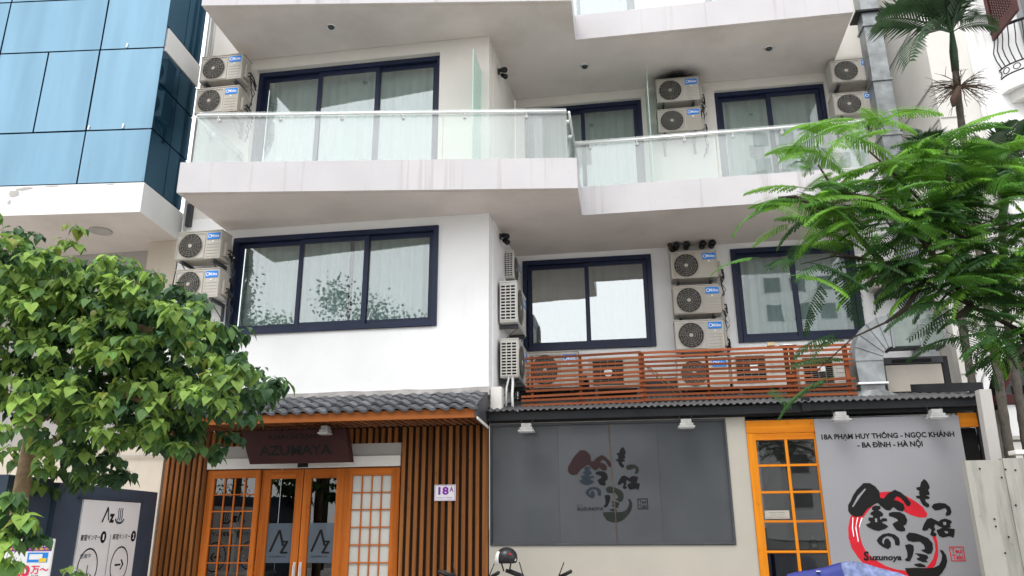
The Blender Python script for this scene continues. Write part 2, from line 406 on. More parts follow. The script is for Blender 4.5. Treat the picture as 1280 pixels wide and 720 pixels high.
MB().prism([(-1.742,9.652),(-1.652,11.198),(-1.9,11.198),(-1.99,9.652)], 2.9, 5.84).build('return_wall', WHITE, hotel)
MB().prism([(-1.742,9.652),(-1.652,11.198),(-1.9,11.198),(-1.99,9.652)], 5.841, 11.5).build('return_wall', CREAMW, hotel)
PLAN = [(-5.515,8.08),(-.51,8.805),(-.52,9.697),(3.37,9.70),(3.40,11.195),(-1.66,11.195),(-1.765,9.395),(-5.56,9.395)]
for z0, z1 in ((5.63, 6.05), (8.42, 8.84)):
    sl = MB().prism(PLAN, z0, z1)
    me = sl.mesh('balcony', [BAND, SOFFIT])
    for p in me.polygons:
        if p.normal.z < -.9: p.material_index = 1
    b = link('balcony', me, hotel)
    dr = MB()                                            # drip groove strip under the front edge
    for (x0,y0),(x1,y1) in (((-5.46,8.14),(-.57,8.85)),((-.47,9.75),(3.33,9.76))):
        d = Vector((x1-x0,y1-y0,0)); nn = Vector((-d.y,d.x,0)).normalized()*.02
        dr.obox((x0,y0,z0-.006), d, nn, (0,0,.004))
    dr.build('drip_strip', SOFFIT, b)

def glazed(name, R, Y, n, gl, room=ROOM, fw=.07, label=None):
    """sliding window: outer frame, one sash and one pane per leaf, a dim room behind"""
    x0, x1, z0, z1 = R
    fr = MB().frame(x0-.004, x1+.004, z0-.004, z1+.004, Y-.03, Y+.09, fw)
    o = fr.build(name, NAVY, hotel, bev=.004)
    if label: o['label'] = label
    wd = (x1-x0-2*fw)/n
    for i in range(n):
        a = x0+fw+i*wd; yy = Y+(.0 if i % 2 else .035); ov = .03
        l, r = a-(ov if i else 0), a+wd+(ov if i < n-1 else 0)
        MB().frame(l, r, z0+fw, z1-fw, yy, yy+.03, .062).build('sash', NAVY, o, bev=.003)
        MB().box(l+.055, r-.055, yy+.012, yy+.018, z0+fw+.055, z1-fw-.055).build('pane', gl, o)
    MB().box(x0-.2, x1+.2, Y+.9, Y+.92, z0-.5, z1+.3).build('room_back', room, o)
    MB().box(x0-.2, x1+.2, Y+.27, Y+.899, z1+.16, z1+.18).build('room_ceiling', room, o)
    return o
g1 = glazed('window', LW, 9.4, 3, WINGLASS)
g2 = glazed('balcony_door', LD, 9.52, 3, WINGLASS)
glazed('window', RW1, 11.2, 2, MIRGLASS); glazed('window', RW2, 11.2, 2, WINGLASS)
glazed('balcony_door', RD1, 11.30, 2, WINGLASS); glazed('balcony_door', RD2, 11.30, 2, WINGLASS)
glazed('balcony_door', UD1, 11.30, 2, WINGLASS); glazed('balcony_door', UD2, 11.30, 2, WINGLASS)
MB().box(-2.545, -2.525, 9.50, 9.519, 6.75, 7.0).build('handle', STEEL, g2, bev=.004)

def curtain(R, Y, m, label, gap=None, top=-.004, pitch=.14, amp=.032, group=None):
    x0, x1, z0, z1 = R; b = MB(); rnd = random.Random(hash((x0, z0)) & 255); ph = 0; n = int((x1-x0)/.018)
    row = []
    for i in range(n+1):
        x = x0+(x1-x0)*i/n
        ph += rnd.uniform(.6, 1.4)*2*PI*.018/pitch
        row.append((x, Y+amp*math.sin(ph)+amp*.5*math.sin(ph*.37)))
    for (x, y) in row: b.v += [(x, y, z0+.02), (x+.004, y*.6+Y*.4, z1+.04+top)]
    for i in range(n):
        if gap and gap[0] < row[i][0] < gap[1]: continue
        b.f.append((2*i, 2*i+2, 2*i+3, 2*i+1)); b.mi.append(0)
    o = b.build('curtain', m, None, smooth=True)
    o['label'] = label; o['category'] = 'curtain'; o['group'] = 'curtains behind the hotel windows'
    return o
ins = lambda R: (R[0]+.05, R[1]-.05, R[2]+.04, R[3]-.04)
curtain(ins(LW), 9.62, CURT, 'pale pleated curtain with narrow dark gap in the wide three-pane window above the awning', gap=(-3.80, -3.72))
curtain(ins(LD), 9.73, SHEER, 'white pleated curtain behind the three-pane balcony door over the long balcony', top=.12)
curtain(ins(RW1), 11.40, CURT, 'pale curtain in the two-pane window beside the three side-mounted white air conditioners')
curtain(ins(RW2), 11.40, CURT, 'pale curtain in the two-pane window half hidden by feathery tree fronds')
curtain(ins(RD1), 11.5, SHEER, 'white curtain behind the balcony door between the two balcony railings', top=.12)
curtain(ins(RD2), 11.5, SHEER, 'white curtain behind the balcony door just left of the metal duct', top=.12)
curtain(ins(UD1), 11.5, SHEER, 'pale curtain glimpsed through the topmost glass railing, nearer the left end', top=.12)
curtain(ins(UD2), 11.5, SHEER, 'pale curtain glimpsed through the topmost glass railing, nearer the right end', top=.12)

# partition fins, pipe stubs, wall conduits, drip stains are parts of the hotel
MB().box(-1.885, -1.873, 8.86, 9.397, 6.052, 7.85).build('partition_fin', FINGLASS, hotel)
MB().box(.50, .512, 10.35, 11.197, 6.052, 8.28).build('partition_fin', FINGLASS, hotel)
for x in (.80, .955, 1.19, 1.33):
    MB().tube([(x,11.19,5.60),(x,11.02,5.60),(x,10.95,5.57)], [.045,.045,.05], 12).build('pipe_end', BLACKM, hotel, smooth=True)
MB().box(.68, 1.39, 11.17, 11.198, 5.50, 5.66).build('pipe_box', OFFWHITE, hotel)
MB().tube([(.70,10.99,5.60),(.76,11.17,5.53)], .035, 10).build('pipe_end', TWIG, hotel, smooth=True)
for x, z0, z1 in ((-6.20, 5.66, 11.4), (-6.13, 8.4, 11.4)):
    MB().tube([(x,9.37,z0),(x,9.37,z1)], .018, 8).build('conduit', PVC, hotel, smooth=True)
MB().box(-6.17, -6.10, 9.33, 9.398, 5.72, 6.06).build('meter_box', DARKM, hotel)

def stain(name, loc, sx, sy, rx=0, ry=0):
    b = MB(); n = 20
    b.add([(math.cos(2*PI*i/n), math.sin(2*PI*i/n), 0) for i in range(n)], [tuple(range(n))])
    o = link(name, b.mesh(name, SOOT), hotel); o.matrix_basis = Matrix.Translation(loc) @ Matrix.Rotation(ry, 4, 'Y') @ Matrix.Rotation(rx, 4, 'X') @ Matrix.Diagonal((sx, sy, 1, 1))
stain('soot_stain', (1.0, 10.9, 8.4165), .62, .42)
stain('soot_stain', (1.0, 11.197, 8.30), .6, .2, PI/2)
stain('soot_stain', (3.6, 11.0, 8.4165), .5, .3)
for z_, y_ in ((4.62,10.2),(3.72,10.1),(5.2,10.6)): stain('soot_stain', (-1.757+(y_-9.652)*.0582+.022, y_, z_), .42, .55, 0, PI/2)
MB().box(-1.62, 3.95, 11.17, 11.198, 3.3, 3.62).build('base_shade_strip', DARKM, hotel)  # dark strip added as painted shade along the wall foot behind the screen

# ---- glass railings: things of their own
def railing(name, label, path, z0, z1, brackets):
    o = thing(name, label, 'glass railing', (path[0][0], path[0][1], z0), 'glass balcony railings')
    for (a, b) in zip(path, path[1:]):
        A, B = Vector((*a, 0)), Vector((*b, 0)); L = (B-A).length; d = (B-A)/L; nrm = Vector((-d.y, d.x, 0))
        k = max(1, round(L/1.75)); seg = L/k
        for i in range(k):
            p = A+d*(i*seg+.006)
            MB().obox((p.x, p.y, z0), d*(seg-.012), nrm*.012, (0,0,z1-z0)).build('glass_panel', RAILGLASS, o)
        nb = max(2, round(L/brackets))
        zr = z1-.062
        q0, q1 = A-nrm*.035, B-nrm*.035
        MB().tube([(q0.x,q0.y,zr),(q1.x,q1.y,zr)], .017, 10).build('handrail', STEEL, o, smooth=True)
        for i in range(nb):
            p = A+d*(L*(i+.35)/nb)-nrm*.02
            m = MB(); m.tube([(p.x,p.y,zr-.055),(p.x-nrm.x*-.03,p.y-nrm.y*-.03,zr-.055)], .024, 10); m.tube([(p.x-nrm.x*.015,p.y-nrm.y*.015,zr),(p.x,p.y,zr-.055)], .008, 6)
            m.build('bracket', STEEL, o, smooth=True)
    return o
railing('balcony_railing', 'frameless glass railing along the long balcony, over the three-pane window', [(-5.40,9.38),(-5.40,8.155),(-.63,8.85),(-.63,9.69)], 6.052, 6.80, .80)
railing('balcony_railing', 'frameless glass railing running behind the feathery tree, left of the metal duct', [(-.60,9.757),(3.30,9.757),(3.30,11.18)], 6.052, 6.79, .62)
railing('balcony_railing', 'frameless glass railing on the topmost balcony at the upper edge of the view', [(-.60,9.757),(3.30,9.757),(3.30,11.18)], 8.842, 9.58, .62)

# ---- ceiling downlights
for x, y, lab in ((-3.94, 8.81, 'small round ceiling lamp under the balcony, above the three-pane balcony door'), (-.43, 10.39, 'small round ceiling lamp in the grey soffit, near the inner balcony corner'), (2.335, 10.38, 'small round ceiling lamp in the grey soffit, above the right balcony door')):
    o = thing('ceiling_lamp', lab, 'ceiling lamp', (x, y, 8.42), 'downlights in the balcony soffit')
    MB().lathe([(.0,8.415),(.05,8.415),(.062,8.40),(.072,8.40),(.075,8.42),(0,8.42)], (x,y,0), n=16).build('rim', STEEL, o, smooth=True)
    MB().lathe([(0,8.412),(.045,8.412),(.045,8.395),(.028,8.378),(0,8.378)], (x,y,0), n=16).build('bulb', DARKM, o, smooth=True)
# ---- little cameras on the return wall
for y, z, lab in ((9.95, 8.16, 'small dark spotlight on the side wall, above the long glass railing'), (10.05, 5.52, 'small dark spotlight on the side wall, above the side-mounted air conditioners')):
    o = thing('wall_spotlight', lab, 'spotlight', (-1.70, y, z), 'spotlights on the side wall')
    MB().box(-1.735, -1.69, y-.03, y+.03, z-.03, z+.05).build('mount', DARKM, o, bev=.005)
    MB().tube([(-1.67,y-.02,z+.02),(-1.60,y-.09,z-.03)], [.035,.045], 12).build('head', BLACKM, o, smooth=True)
    MB().tube([(-1.67,y+.03,z-.03),(-1.60,y+.0,z-.09)], [.03,.04], 12).build('head', BLACKM, o, smooth=True)

# ================================================================== air conditioners
def make_ac(casing, side, grille_end=False):
    o = thing('air_conditioner', '', 'air conditioner')
    W, H, D = .345, .44, .27
    c = MB().box(-W, W, 0, D, .03, H).build('casing', [casing], o, bev=.012)
    MB().box(-W-.006, W+.006, -.006, D+.006, H-.001, H+.014).build('lid', casing, o, bev=.004)
    MB().frame(-W+.012, W*.30, .045, H-.02, -.009, -.0005, .013).build('guard_frame', casing, o)
    cx, cz, R = -W*.34, .232, .178
    MB().lathe([(R,-.003),(0,-.003)], (cx,0,cz), 'Y', 36).build('fan_opening', FAND, o)
    g = MB()
    for i in range(6):
        r = R*(i+1)/6; g.lathe([(r-.004,-.016),(r,-.018),(r+.004,-.016),(r,-.012),(r-.004,-.016)], (cx,0,cz), 'Y', 30)
    for k in range(16):
        a = 2*PI*k/16; ca, sa = math.cos(a), math.sin(a)
        g.obox((cx+ca*.02-sa*.002,-.016,cz+sa*.02+ca*.002), (ca*(R-.02),0,sa*(R-.02)), (sa*.004,0,-ca*.004), (0,.005,0))
    fg = g.build('fan_guard', FANW, o); 
    MB().lathe([(0,-.021),(.024,-.021),(.026,-.014)], (cx,0,cz), 'Y', 14).build('hub', casing, fg)
    f = MB()                                             # the three fan blades behind the guard
    for k in range(3):
        a = 2*PI*k/3+.5
        pts = [(.03,-.25),(R*.9,-.1),(R*.92,.55),(R*.5,.6),(.03,.5)]
        f.add([(cx+r*math.cos(a+t), -.005-.004*t, cz+r*math.sin(a+t)) for r, t in pts], [(0,1,2,3,4)])
    f.build('fan_blade', DARKM, fg)
    bx0, bx1 = W*.38, W*.93
    b = MB().box(bx0, bx1, -.006, -.0005, H-.125, H-.03).build('badge', BLUEST, o)
    text('Midea', 'lettering', INKW, b, (bx0+.055, -.0065, H-.098), w=.125, h=.044, bold=.02)
    m = MB()
    for i in range(20):                                  # open ring to the left of the word
        a0, a1 = rad(30+300*i/20), rad(30+300*(i+1)/20)
        q = lambda r, a: (bx0+.034+r*math.cos(a), H-.076+r*math.sin(a))
        m.flat([q(.018,a0), q(.018,a1), q(.026,a1), q(.026,a0)], -.0082, .0015)
    m.build('ring_mark', INKW, b)
    for i in range(5): MB().box(W*.38, W*.92, -.004, -.0005, .06+i*.045, .066+i*.045).build('rib', side, o)
    MB().box(W*.6, W*.68, -.005, -.0005, H-.165, H-.14).build('rating_label', PAPER, o)
    v = MB().box(W-.002, W+.05, .06, .22, .08, .30).build('valve_cover', side, o, bev=.02)
    for z in (.12, .18):
        MB().tube([(W+.045,.12,z),(W+.08,.12,z),(W+.10,.2,z-.05),(W+.07,.34,z-.1)], .011, 6).build('pipe', BLACKM, o, smooth=True)
    for x in (-W*.7, W*.7):
        l = MB(); l.box(x-.018, x+.018, .0, .36, -.012, .028); l.box(x-.018, x+.018, .33, .36, -.22, -.012)
        l.obox((x-.006,.03,-.012), (.012,0,0), (0,.02,-.02), (0,.29,-.17)); l.build('bracket', DARKM, o)
    if grille_end:
        MB().box(-W-.002, -W+.002, .025, D-.025, .06, H-.03).build('end_opening', BACKBLK, o)
        e = MB()
        for i in range(12):
            z = .055+(H-.085)*i/11; e.box(-W-.012, -W-.003, .02, D-.02, z-.006, z+.006)
        for i in range(4):
            y = .02+(D-.04)*i/3; e.box(-W-.014, -W-.003, y-.007, y+.007, .05, H-.025)
        e.build('end_grille', casing, o)
    return o
ac_old = make_ac(ACBEIGE, ACSIDE); ac_white = make_ac(ACWHITE, ACBEIGE, True)
used = set()
def place_ac(src, label, x, y, z, rz=0, scale=(1,1,1)):
    o = src if src.name not in used else copy_tree(src)
    used.add(src.name); o.location = (x, y, z); o.rotation_euler = (0, 0, rz); o.scale = scale
    o['label'] = label; o['group'] = 'air conditioner units on the hotel walls'
    for k in range(random.choice((1, 2, 2))):            # slack hoses and cables, different on every unit
        x_, z_ = .36+random.uniform(0, .05), random.uniform(.1, .3); pts_ = [(x_, .16, z_)]
        for i_ in range(5): pts_.append((x_+random.uniform(-.02, .09)*(1-i_*.15), .2+.02*i_, z_-.09*(i_+1)+random.uniform(-.02, .02)))
        hm_ = MB().tube(pts_, random.choice((.006, .009, .012)), 6).mesh('hose', random.choice((BLACKM, PVC, DARKM)), smooth=True)
        h_ = bpy.data.objects.new('hose', hm_); COL.objects.link(h_); h_.parent = o
    return o
def ac_at(x0, x1, z0, z1, yf, label): place_ac(ac_old, label, (x0+x1)/2, yf, z0-.02, 0, ((x1-x0)/.70, 1, (z1-z0)/.44))
ac_at(-6.03, -5.36, 7.84, 8.28, 9.0, 'upper beige air conditioner left of the balcony door, beside the blue glass building')
ac_at(-6.04, -5.365, 7.30, 7.74, 9.0, 'beige air conditioner partly behind the left end of the long glass railing')
ac_at(-6.045, -5.375, 5.06, 5.49, 9.0, 'beige air conditioner clear of the leaves, left of the wide three-pane window')
ac_at(-6.0, -5.345, 4.51, 4.94, 9.0, 'beige air conditioner partly covered by leaves, left of the wide three-pane window')
ac_at(.655, 1.325, 7.92, 8.35, 10.85, 'beige air conditioner between the two balcony doors, upper one under the sooty soffit')
ac_at(.645, 1.32, 7.39, 7.81, 10.85, 'beige air conditioner between the two balcony doors, lower one behind the railing top')
ac_at(.684, 1.362, 5.00, 5.43, 10.85, 'beige air conditioner directly below the row of dark pipe ends')
ac_at(.684, 1.366, 4.46, 4.91, 10.85, 'beige air conditioner in the middle of the column between two windows')
ac_at(.674, 1.364, 3.94, 4.39, 10.85, 'beige air conditioner whose foot meets the top of the wooden slat screen')
ac_at(3.30, 3.97, 8.0, 8.41, 10.85, 'beige air conditioner tucked behind the square metal duct, upper one')
ac_at(3.27, 3.94, 7.44, 7.83, 10.85, 'beige air conditioner tucked behind the square metal duct, lower one behind fronds')
ac_at(3.45, 4.12, 4.72, 5.10, 10.85, 'beige air conditioner nearly hidden in fronds, right of the tree-covered window')
ac_at(-1.42, -.70, 3.43, 3.98, 10.7, 'beige air conditioner behind the slat screen at its left end, blue badge at top')
ac_at(.66, 1.363, 3.37, 3.81, 10.7, 'beige air conditioner behind the slat screen, below the column of three')
def square_ac(x0, x1, z0, z1, yf, label, disc):
    """older unit with a square dark grille"""
    o = thing('air_conditioner', label, 'air conditioner', ((x0+x1)/2, yf, z0), 'air conditioner units on the hotel walls')
    MB().box(x0, x1, yf, yf+.3, z0, z1).build('casing', ACBEIGE, o, bev=.012)
    a, b = x0+.06, x0+(x1-x0)*.62
    MB().box(a, b, yf-.003, yf-.0005, z0+.05, z1-.05).build('opening', BACKBLK, o)
    g = MB()
    for i in range(13): z = z0+.06+(z1-z0-.12)*i/12; g.box(a, b, yf-.012, yf-.004, z-.003, z+.003)
    for i in range(5): x = a+(b-a)*i/4; g.box(x-.004, x+.004, yf-.014, yf-.004, z0+.05, z1-.05)
    g.build('grille', FANW, o)
    if disc: MB().lathe([(0,-.018),(.055,-.018),(.06,-.014)], ((a+b)/2, yf, (z0+z1)/2), 'Y', 16).build('disc', ACWHITE, o)
    else: MB().box((a+b)/2-.01, (a+b)/2+.09, yf-.018, yf-.0145, (z0+z1)/2-.02, (z0+z1)/2+.06).build('sticker', PAPER, o)
    for i in range(5): MB().box(b+.05, x1-.03, yf-.004, yf-.0005, z0+.06+i*.06, z0+.067+i*.06).build('rib', ACSIDE, o)
    for x in (x0+.1, x1-.1): MB().box(x-.02, x+.02, yf+.0, yf+.3, 3.25, z0).build('foot', DARKM, o)
square_ac(-.56, .22, 3.41, 3.86, 10.7, 'square-grilled air conditioner with a pale disc, behind the left half of the slat screen', True)
square_ac(1.40, 2.12, 3.37, 3.85, 10.7, 'square-grilled air conditioner with a small sticker, behind the right half of the slat screen', False)
square_ac(2.28, 2.98, 3.34, 3.79, 10.7, 'square-grilled air conditioner behind the screen, next to the silver elbow duct', False)
# three white units on the return wall, facing right: local x runs along +Y
for x, y0, L, z0, h, d, lab in ((-1.571, 10.36, .74, 5.0, .44, .15, 'white grille-ended air conditioner on the side wall, the topmost small one'), (-1.458, 9.88, .92, 4.20, .61, .24, 'white grille-ended air conditioner on the side wall, the middle one'), (-1.444, 9.86, .92, 3.44, .555, .245, 'white grille-ended air conditioner on the side wall, the lowest, above the dark eave')):
    place_ac(ac_white, lab, x, y0+L/2, z0-.02, PI/2, (L/.70, d/.27, h/.44))

# ================================================================== tiled awning over the hotel entrance
aw = thing('tiled_awning', 'grey pantiled awning with wooden fascia over the hotel entrance', 'awning', (-3.9, 9.1, 2.9))
slope = math.atan2(.30, .72); rows, cols = 4, 26
tp, L = .1655, .205
tb = MB(); prof = []
for i in range(11):
    t = i/10; prof.append((t*tp*1.10-.008, .017*math.sin(t*2*PI)+.003*math.cos(t*PI)))
for sgn, zz in ((0, 0),):
    vs = [(x, 0, z) for x, z in prof]+[(x, L, z) for x, z in prof]+[(x, 0, z-.030) for x, z in prof]
    n = len(prof); tb.add(vs, [(i,i+1,n+i+1,n+i) for i in range(n-1)]+[(i+1,i,2*n+i,2*n+i+1) for i in range(n-1)])
tile_me = tb.mesh('tile', TILE, smooth=False)
for r in range(rows):
    for c in range(cols):
        d = r*.165
        o = link('tile', tile_me, aw)
        o.matrix_basis = Matrix.Translation((-6.06+c*tp+random.uniform(-.004,.004), 8.66+d*math.cos(slope), 2.922+d*math.sin(slope)+.022*(r > 0))) @ Matrix.Rotation(slope-.13+random.uniform(-.012,.012), 4, 'X') @ Matrix.Rotation(random.uniform(-.015,.015), 4, 'Z')
MB().profile([(8.72,2.90),(9.39,3.17),(9.39,3.14),(8.72,2.87)], -6.08, -1.79).build('roof_deck', DARKM, aw)
fl = MB(); zz = 3.262
xs = [-6.08+4.33*i/24 for i in range(25)]
tops = [3.262+random.uniform(-.006,.008) for _ in xs]
for i in range(24):
    fl.add([(xs[i],9.398,tops[i]),(xs[i+1],9.398,tops[i+1]),(xs[i+1],9.37,tops[i+1]-.004),(xs[i],9.37,tops[i]-.004),(xs[i],9.33,3.185),(xs[i+1],9.33,3.185)], [(0,1,2,3),(3,2,5,4)])
fl.build('flashing', FLASH, aw)
MB().box(-6.08, -1.79, 8.70, 8.735, 2.79, 2.90).build('fascia', WFASC, aw, bev=.004)
sp = MB(); sp.profile([(8.705,2.785),(8.705,2.94),(9.395,3.21),(9.395,2.74)], -1.787, -1.765); sp.build('end_panel', DARKM, aw)
MB().obox((-1.764,8.70,2.77),(.012,0,0),(0,.69,-.03),(0,0,.03)).build('end_trim', OFFWHITE, aw)
MB().box(-6.08, -1.79, 8.74, 9.39, 2.845, 2.86).build('soffit_board', DKWALL, aw)
for i in range(50):
    x = -6.03+i*.0855
    MB().box(x-.021, x+.021, 8.737, 9.392, 2.795, 2.843).build('soffit_slat', WSOF, aw)

# ================================================================== hotel entrance
en = thing('hotel_entrance', 'timber slatted hotel entrance with four glazed orange-brown door leaves', 'entrance', (-3.9, 9.45, 0))
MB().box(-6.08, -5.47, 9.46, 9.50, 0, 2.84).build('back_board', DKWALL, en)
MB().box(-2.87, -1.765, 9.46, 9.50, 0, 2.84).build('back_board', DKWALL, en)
slat_me = MB().box(-.0225, .0225, 0, .05, 0, 2.79).mesh('slat', WSLAT, bev=.003)
for i in range(8):  link('slat', slat_me, en).matrix_basis = Matrix.Translation((-6.03+i*.0765, 9.405, 0))
for i in range(13): link('slat', slat_me, en).matrix_basis = Matrix.Translation((-2.835+i*.0855, 9.405, 0))
MB().box(-1.80, -1.762, 9.40, 9.458, 0, 2.79).build('end_post', WSLAT, en, bev=.004)
top_me = MB().box(-.0225, .0225, 0, .05, 2.60, 2.79).mesh('slat', WSLAT, bev=.003)
for i in range(30): link('slat', top_me, en).matrix_basis = Matrix.Translation((-5.43+i*.0855, 9.43, 0))
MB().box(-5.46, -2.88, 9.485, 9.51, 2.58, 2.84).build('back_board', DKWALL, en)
MB().box(-5.463, -2.878, 9.44, 9.60, 2.445, 2.60).build('upper_band', GREYWALL, en)
MB().box(-5.463, -2.876, 9.40, 9.56, 2.312, 2.443).build('lintel_band', OFFWHITE, en, bev=.006)
MB().box(-4.22, -4.08, 9.385, 9.399, 2.315, 2.365).build('door_sensor', BLACKM, en, bev=.004)
MB().box(-5.46, -2.88, 11.6, 11.62, 0, 2.6).build('lobby_back', BACKBLK, en)
MB().box(-5.46, -2.88, 9.6, 11.6, 2.50, 2.52).build('lobby_ceiling', BACKBLK, en)
MB().box(-5.50, -5.465, 9.52, 11.6, 0, 2.5).build('lobby_side', BACKBLK, en)
MB().box(-2.875, -2.84, 9.52, 11.6, 0, 2.5).build('lobby_side', BACKBLK, en)
def leaf(x0, x1, y, z1, px0, px1, pz0, pz1, nx, nz, gl):
    d = MB()
    d.box(x0+.003, px0, y, y+.05, 0, z1); d.box(px1, x1-.003, y, y+.05, 0, z1)
    o = d.build('door_leaf', WDOOR, en, bev=.005)
    MB().box(px0, px1, y+.002, y+.048, pz1, z1-.001).build('top_rail', WDOORX, o)
    MB().box(px0, px1, y+.002, y+.048, 0, pz0).build('bottom_rail', WDOORX, o)
    w, h = (px1-px0)/nx, (pz1-pz0)/nz
    pm = MB().box(0, w-.001, 0, .006, 0, h-.001).mesh('pane', gl)
    for i in range(nx):
        for j in range(nz):
            link('pane', pm, o).matrix_basis = Matrix.Translation((px0+i*w, y+.03, pz0+j*h))
    for i in range(1, nx): MB().box(px0+i*w-.008, px0+i*w+.008, y+.012, y+.029, pz0, pz1).build('muntin', WDOOR, o)
    for j in range(1, nz): MB().box(px0, px1, y+.010, y+.0285, pz0+j*h-.007, pz0+j*h+.007).build('muntin', WDOORX, o)
    return o
leaf(-5.465, -4.735, 9.44, 2.30, -5.36, -4.80, .35, 2.20, 4, 9, DARKGLASS)
d2 = leaf(-4.73, -4.165, 9.475, 2.30, -4.605, -4.265, .25, 2.185, 1, 1, DARKGLASS)
d3 = leaf(-4.16, -3.605, 9.475, 2.30, -4.06, -3.72, .25, 2.185, 1, 1, DARKGLASS)
leaf(-3.60, -2.878, 9.44, 2.30, -3.50, -2.995, .35, 2.205, 4, 9, PALEPANE)
for d, x0 in ((d2, -4.60), (d3, -4.055)):
    s = MB().box(x0, x0+.33, 9.498, 9.503, 1.17, 1.64).build('film_sticker', STICK, d)
    cx = x0+.165
    MB().flat([(cx-.13,1.30),(cx-.10,1.30),(cx-.015,1.50),(cx+.01,1.56),(cx-.02,1.56)], 9.496).build('letter_mark', INKK, s)
    MB().flat([(cx-.015,1.545),(cx+.01,1.56),(cx+.07,1.37),(cx+.04,1.37)], 9.4945).build('letter_mark', INKK, s)
    MB().flat([(cx+.03,1.43),(cx+.12,1.43),(cx+.12,1.415),(cx+.055,1.30),(cx+.12,1.30),(cx+.12,1.28),(cx+.02,1.28),(cx+.02,1.295),(cx+.085,1.41),(cx+.03,1.41)], 9.4930).build('letter_mark', INKK, s)
    text('AZUMAYA', 'lettering', INKK, s, (cx-.12, 9.4965, 1.235), w=.22, h=.018)
for x in (-4.20, -4.12):
    m = MB().box(x-.015, x+.015, 9.462, 9.473, .98, 1.18); m.tube([(x,9.45,1.0),(x,9.43,1.02),(x,9.43,1.14),(x,9.45,1.16)], .008, 8)
    m.build('door_handle', STEEL, en)
# bottles and a little white dispenser seen through the left lattice
def bottle(x, y, z, h, m, label):
    o = thing('bottle', label, 'bottle', (x, y, z), 'bottles on the reception counter')
    MB().lathe([(0,z),(.035,z),(.036,z+h*.62),(.014,z+h*.78),(.014,z+h*.92)], (x,y,0), n=12).build('body', m, o, smooth=True)
    MB().lathe([(.017,z+h*.9),(.017,z+h),(0,z+h)], (x,y,0), n=10).build('cap', INKW, o)
ct = thing('reception_counter', 'pale counter inside the hotel door, carrying small bottles', 'counter', (-5.0, 9.85, 0))
MB().box(-5.40, -4.70, 9.72, 10.05, 1.02, 1.05).build('counter_top', OFFWHITE, ct, bev=.005)
MB().box(-5.38, -4.72, 9.75, 10.03, 0, 1.02).build('counter_body', GREYWALL, ct)
bottle(-5.20, 9.85, 1.05, .19, GREYWALL, 'small grey bottle behind the hotel door lattice, leftmost of three')
bottle(-5.08, 9.85, 1.05, .20, BLUEP, 'small blue bottle behind the hotel door lattice')
bottle(-4.92, 9.82, 1.05, .12, FRONDL, 'small green bottle behind the hotel door lattice')
sw = thing('wall_dispenser', 'white wall dispenser hanging behind the left lattice door', 'dispenser', (-5.1, 9.62, 1.5))
MB().box(-5.16, -5.06, 9.56, 9.62, 1.52, 1.66).build('body', PAPER, sw, bev=.01)
MB().box(-5.13, -5.11, 9.553, 9.559, 1.54, 1.60).build('nozzle', BLACKM, sw)
MB().box(-5.09, -5.07, 9.553, 9.559, 1.54, 1.60).build('nozzle', BLACKM, sw)
MB().box(-5.13, -5.09, 9.62, 9.719, 1.05, 1.64).build('stand', STEEL, sw)

# hotel name board under the awning
hb = thing('hotel_sign', 'dark maroon hanging board reading KHÁCH SẠN AZUMAYA under the awning', 'sign', (-4.1, 9.1, 2.34))
bd = MB().add([(-4.84,9.03,2.745),(-3.47,9.03,2.745),(-3.43,9.12,2.345),(-4.73,9.12,2.345),(-4.84,9.11,2.755),(-3.45,9.11,2.755),(-3.40,9.20,2.35),(-4.73,9.20,2.35)], [(3,2,1,0),(4,5,6,7),(0,1,5,4),(1,2,6,5),(2,3,7,6),(3,0,4,7)])
bd.build('board', MAROON, hb, bev=.004)
vv = Vector((0, -.22, 1)).normalized()
text('KHÁCH SẠN', 'lettering', INKK, hb, (-4.47, 9.058, 2.62), w=.62, h=.085, v=vv, bold=.015, t=.004)
text('AZUMAYA', 'lettering', INKK, hb, (-4.60, 9.098, 2.44), w=.95, h=.125, v=vv, bold=.03, t=.004)
for x in (-4.6, -3.6): MB().tube([(x,9.09,2.74),(x,9.09,2.795)], .008, 6).build('hanger', BLACKM, hb)

# number plate 18A
npl = thing('house_number_plate', 'small white plate with purple number 18A on the slatted wall', 'number plate', (-2.29, 9.39, 1.88))
MB().box(-2.425, -2.16, 9.385, 9.404, 1.885, 2.075).build('plate', PAPER, npl, bev=.004)
text('18', 'lettering', PURPLE, npl, (-2.375, 9.3845, 1.955), w=.13, h=.095, bold=.04)
text('A', 'lettering', PURPLE, npl, (-2.235, 9.3845, 1.99), w=.05, h=.06, bold=.03)
text('PHẠM HUY THÔNG', 'lettering', PURPLE, npl, (-2.395, 9.3845, 1.91), w=.20, h=.022)
MB().frame(-2.417, -2.168, 1.893, 2.067, 9.3835, 9.3848, .004).build('border', PURPLE, npl)

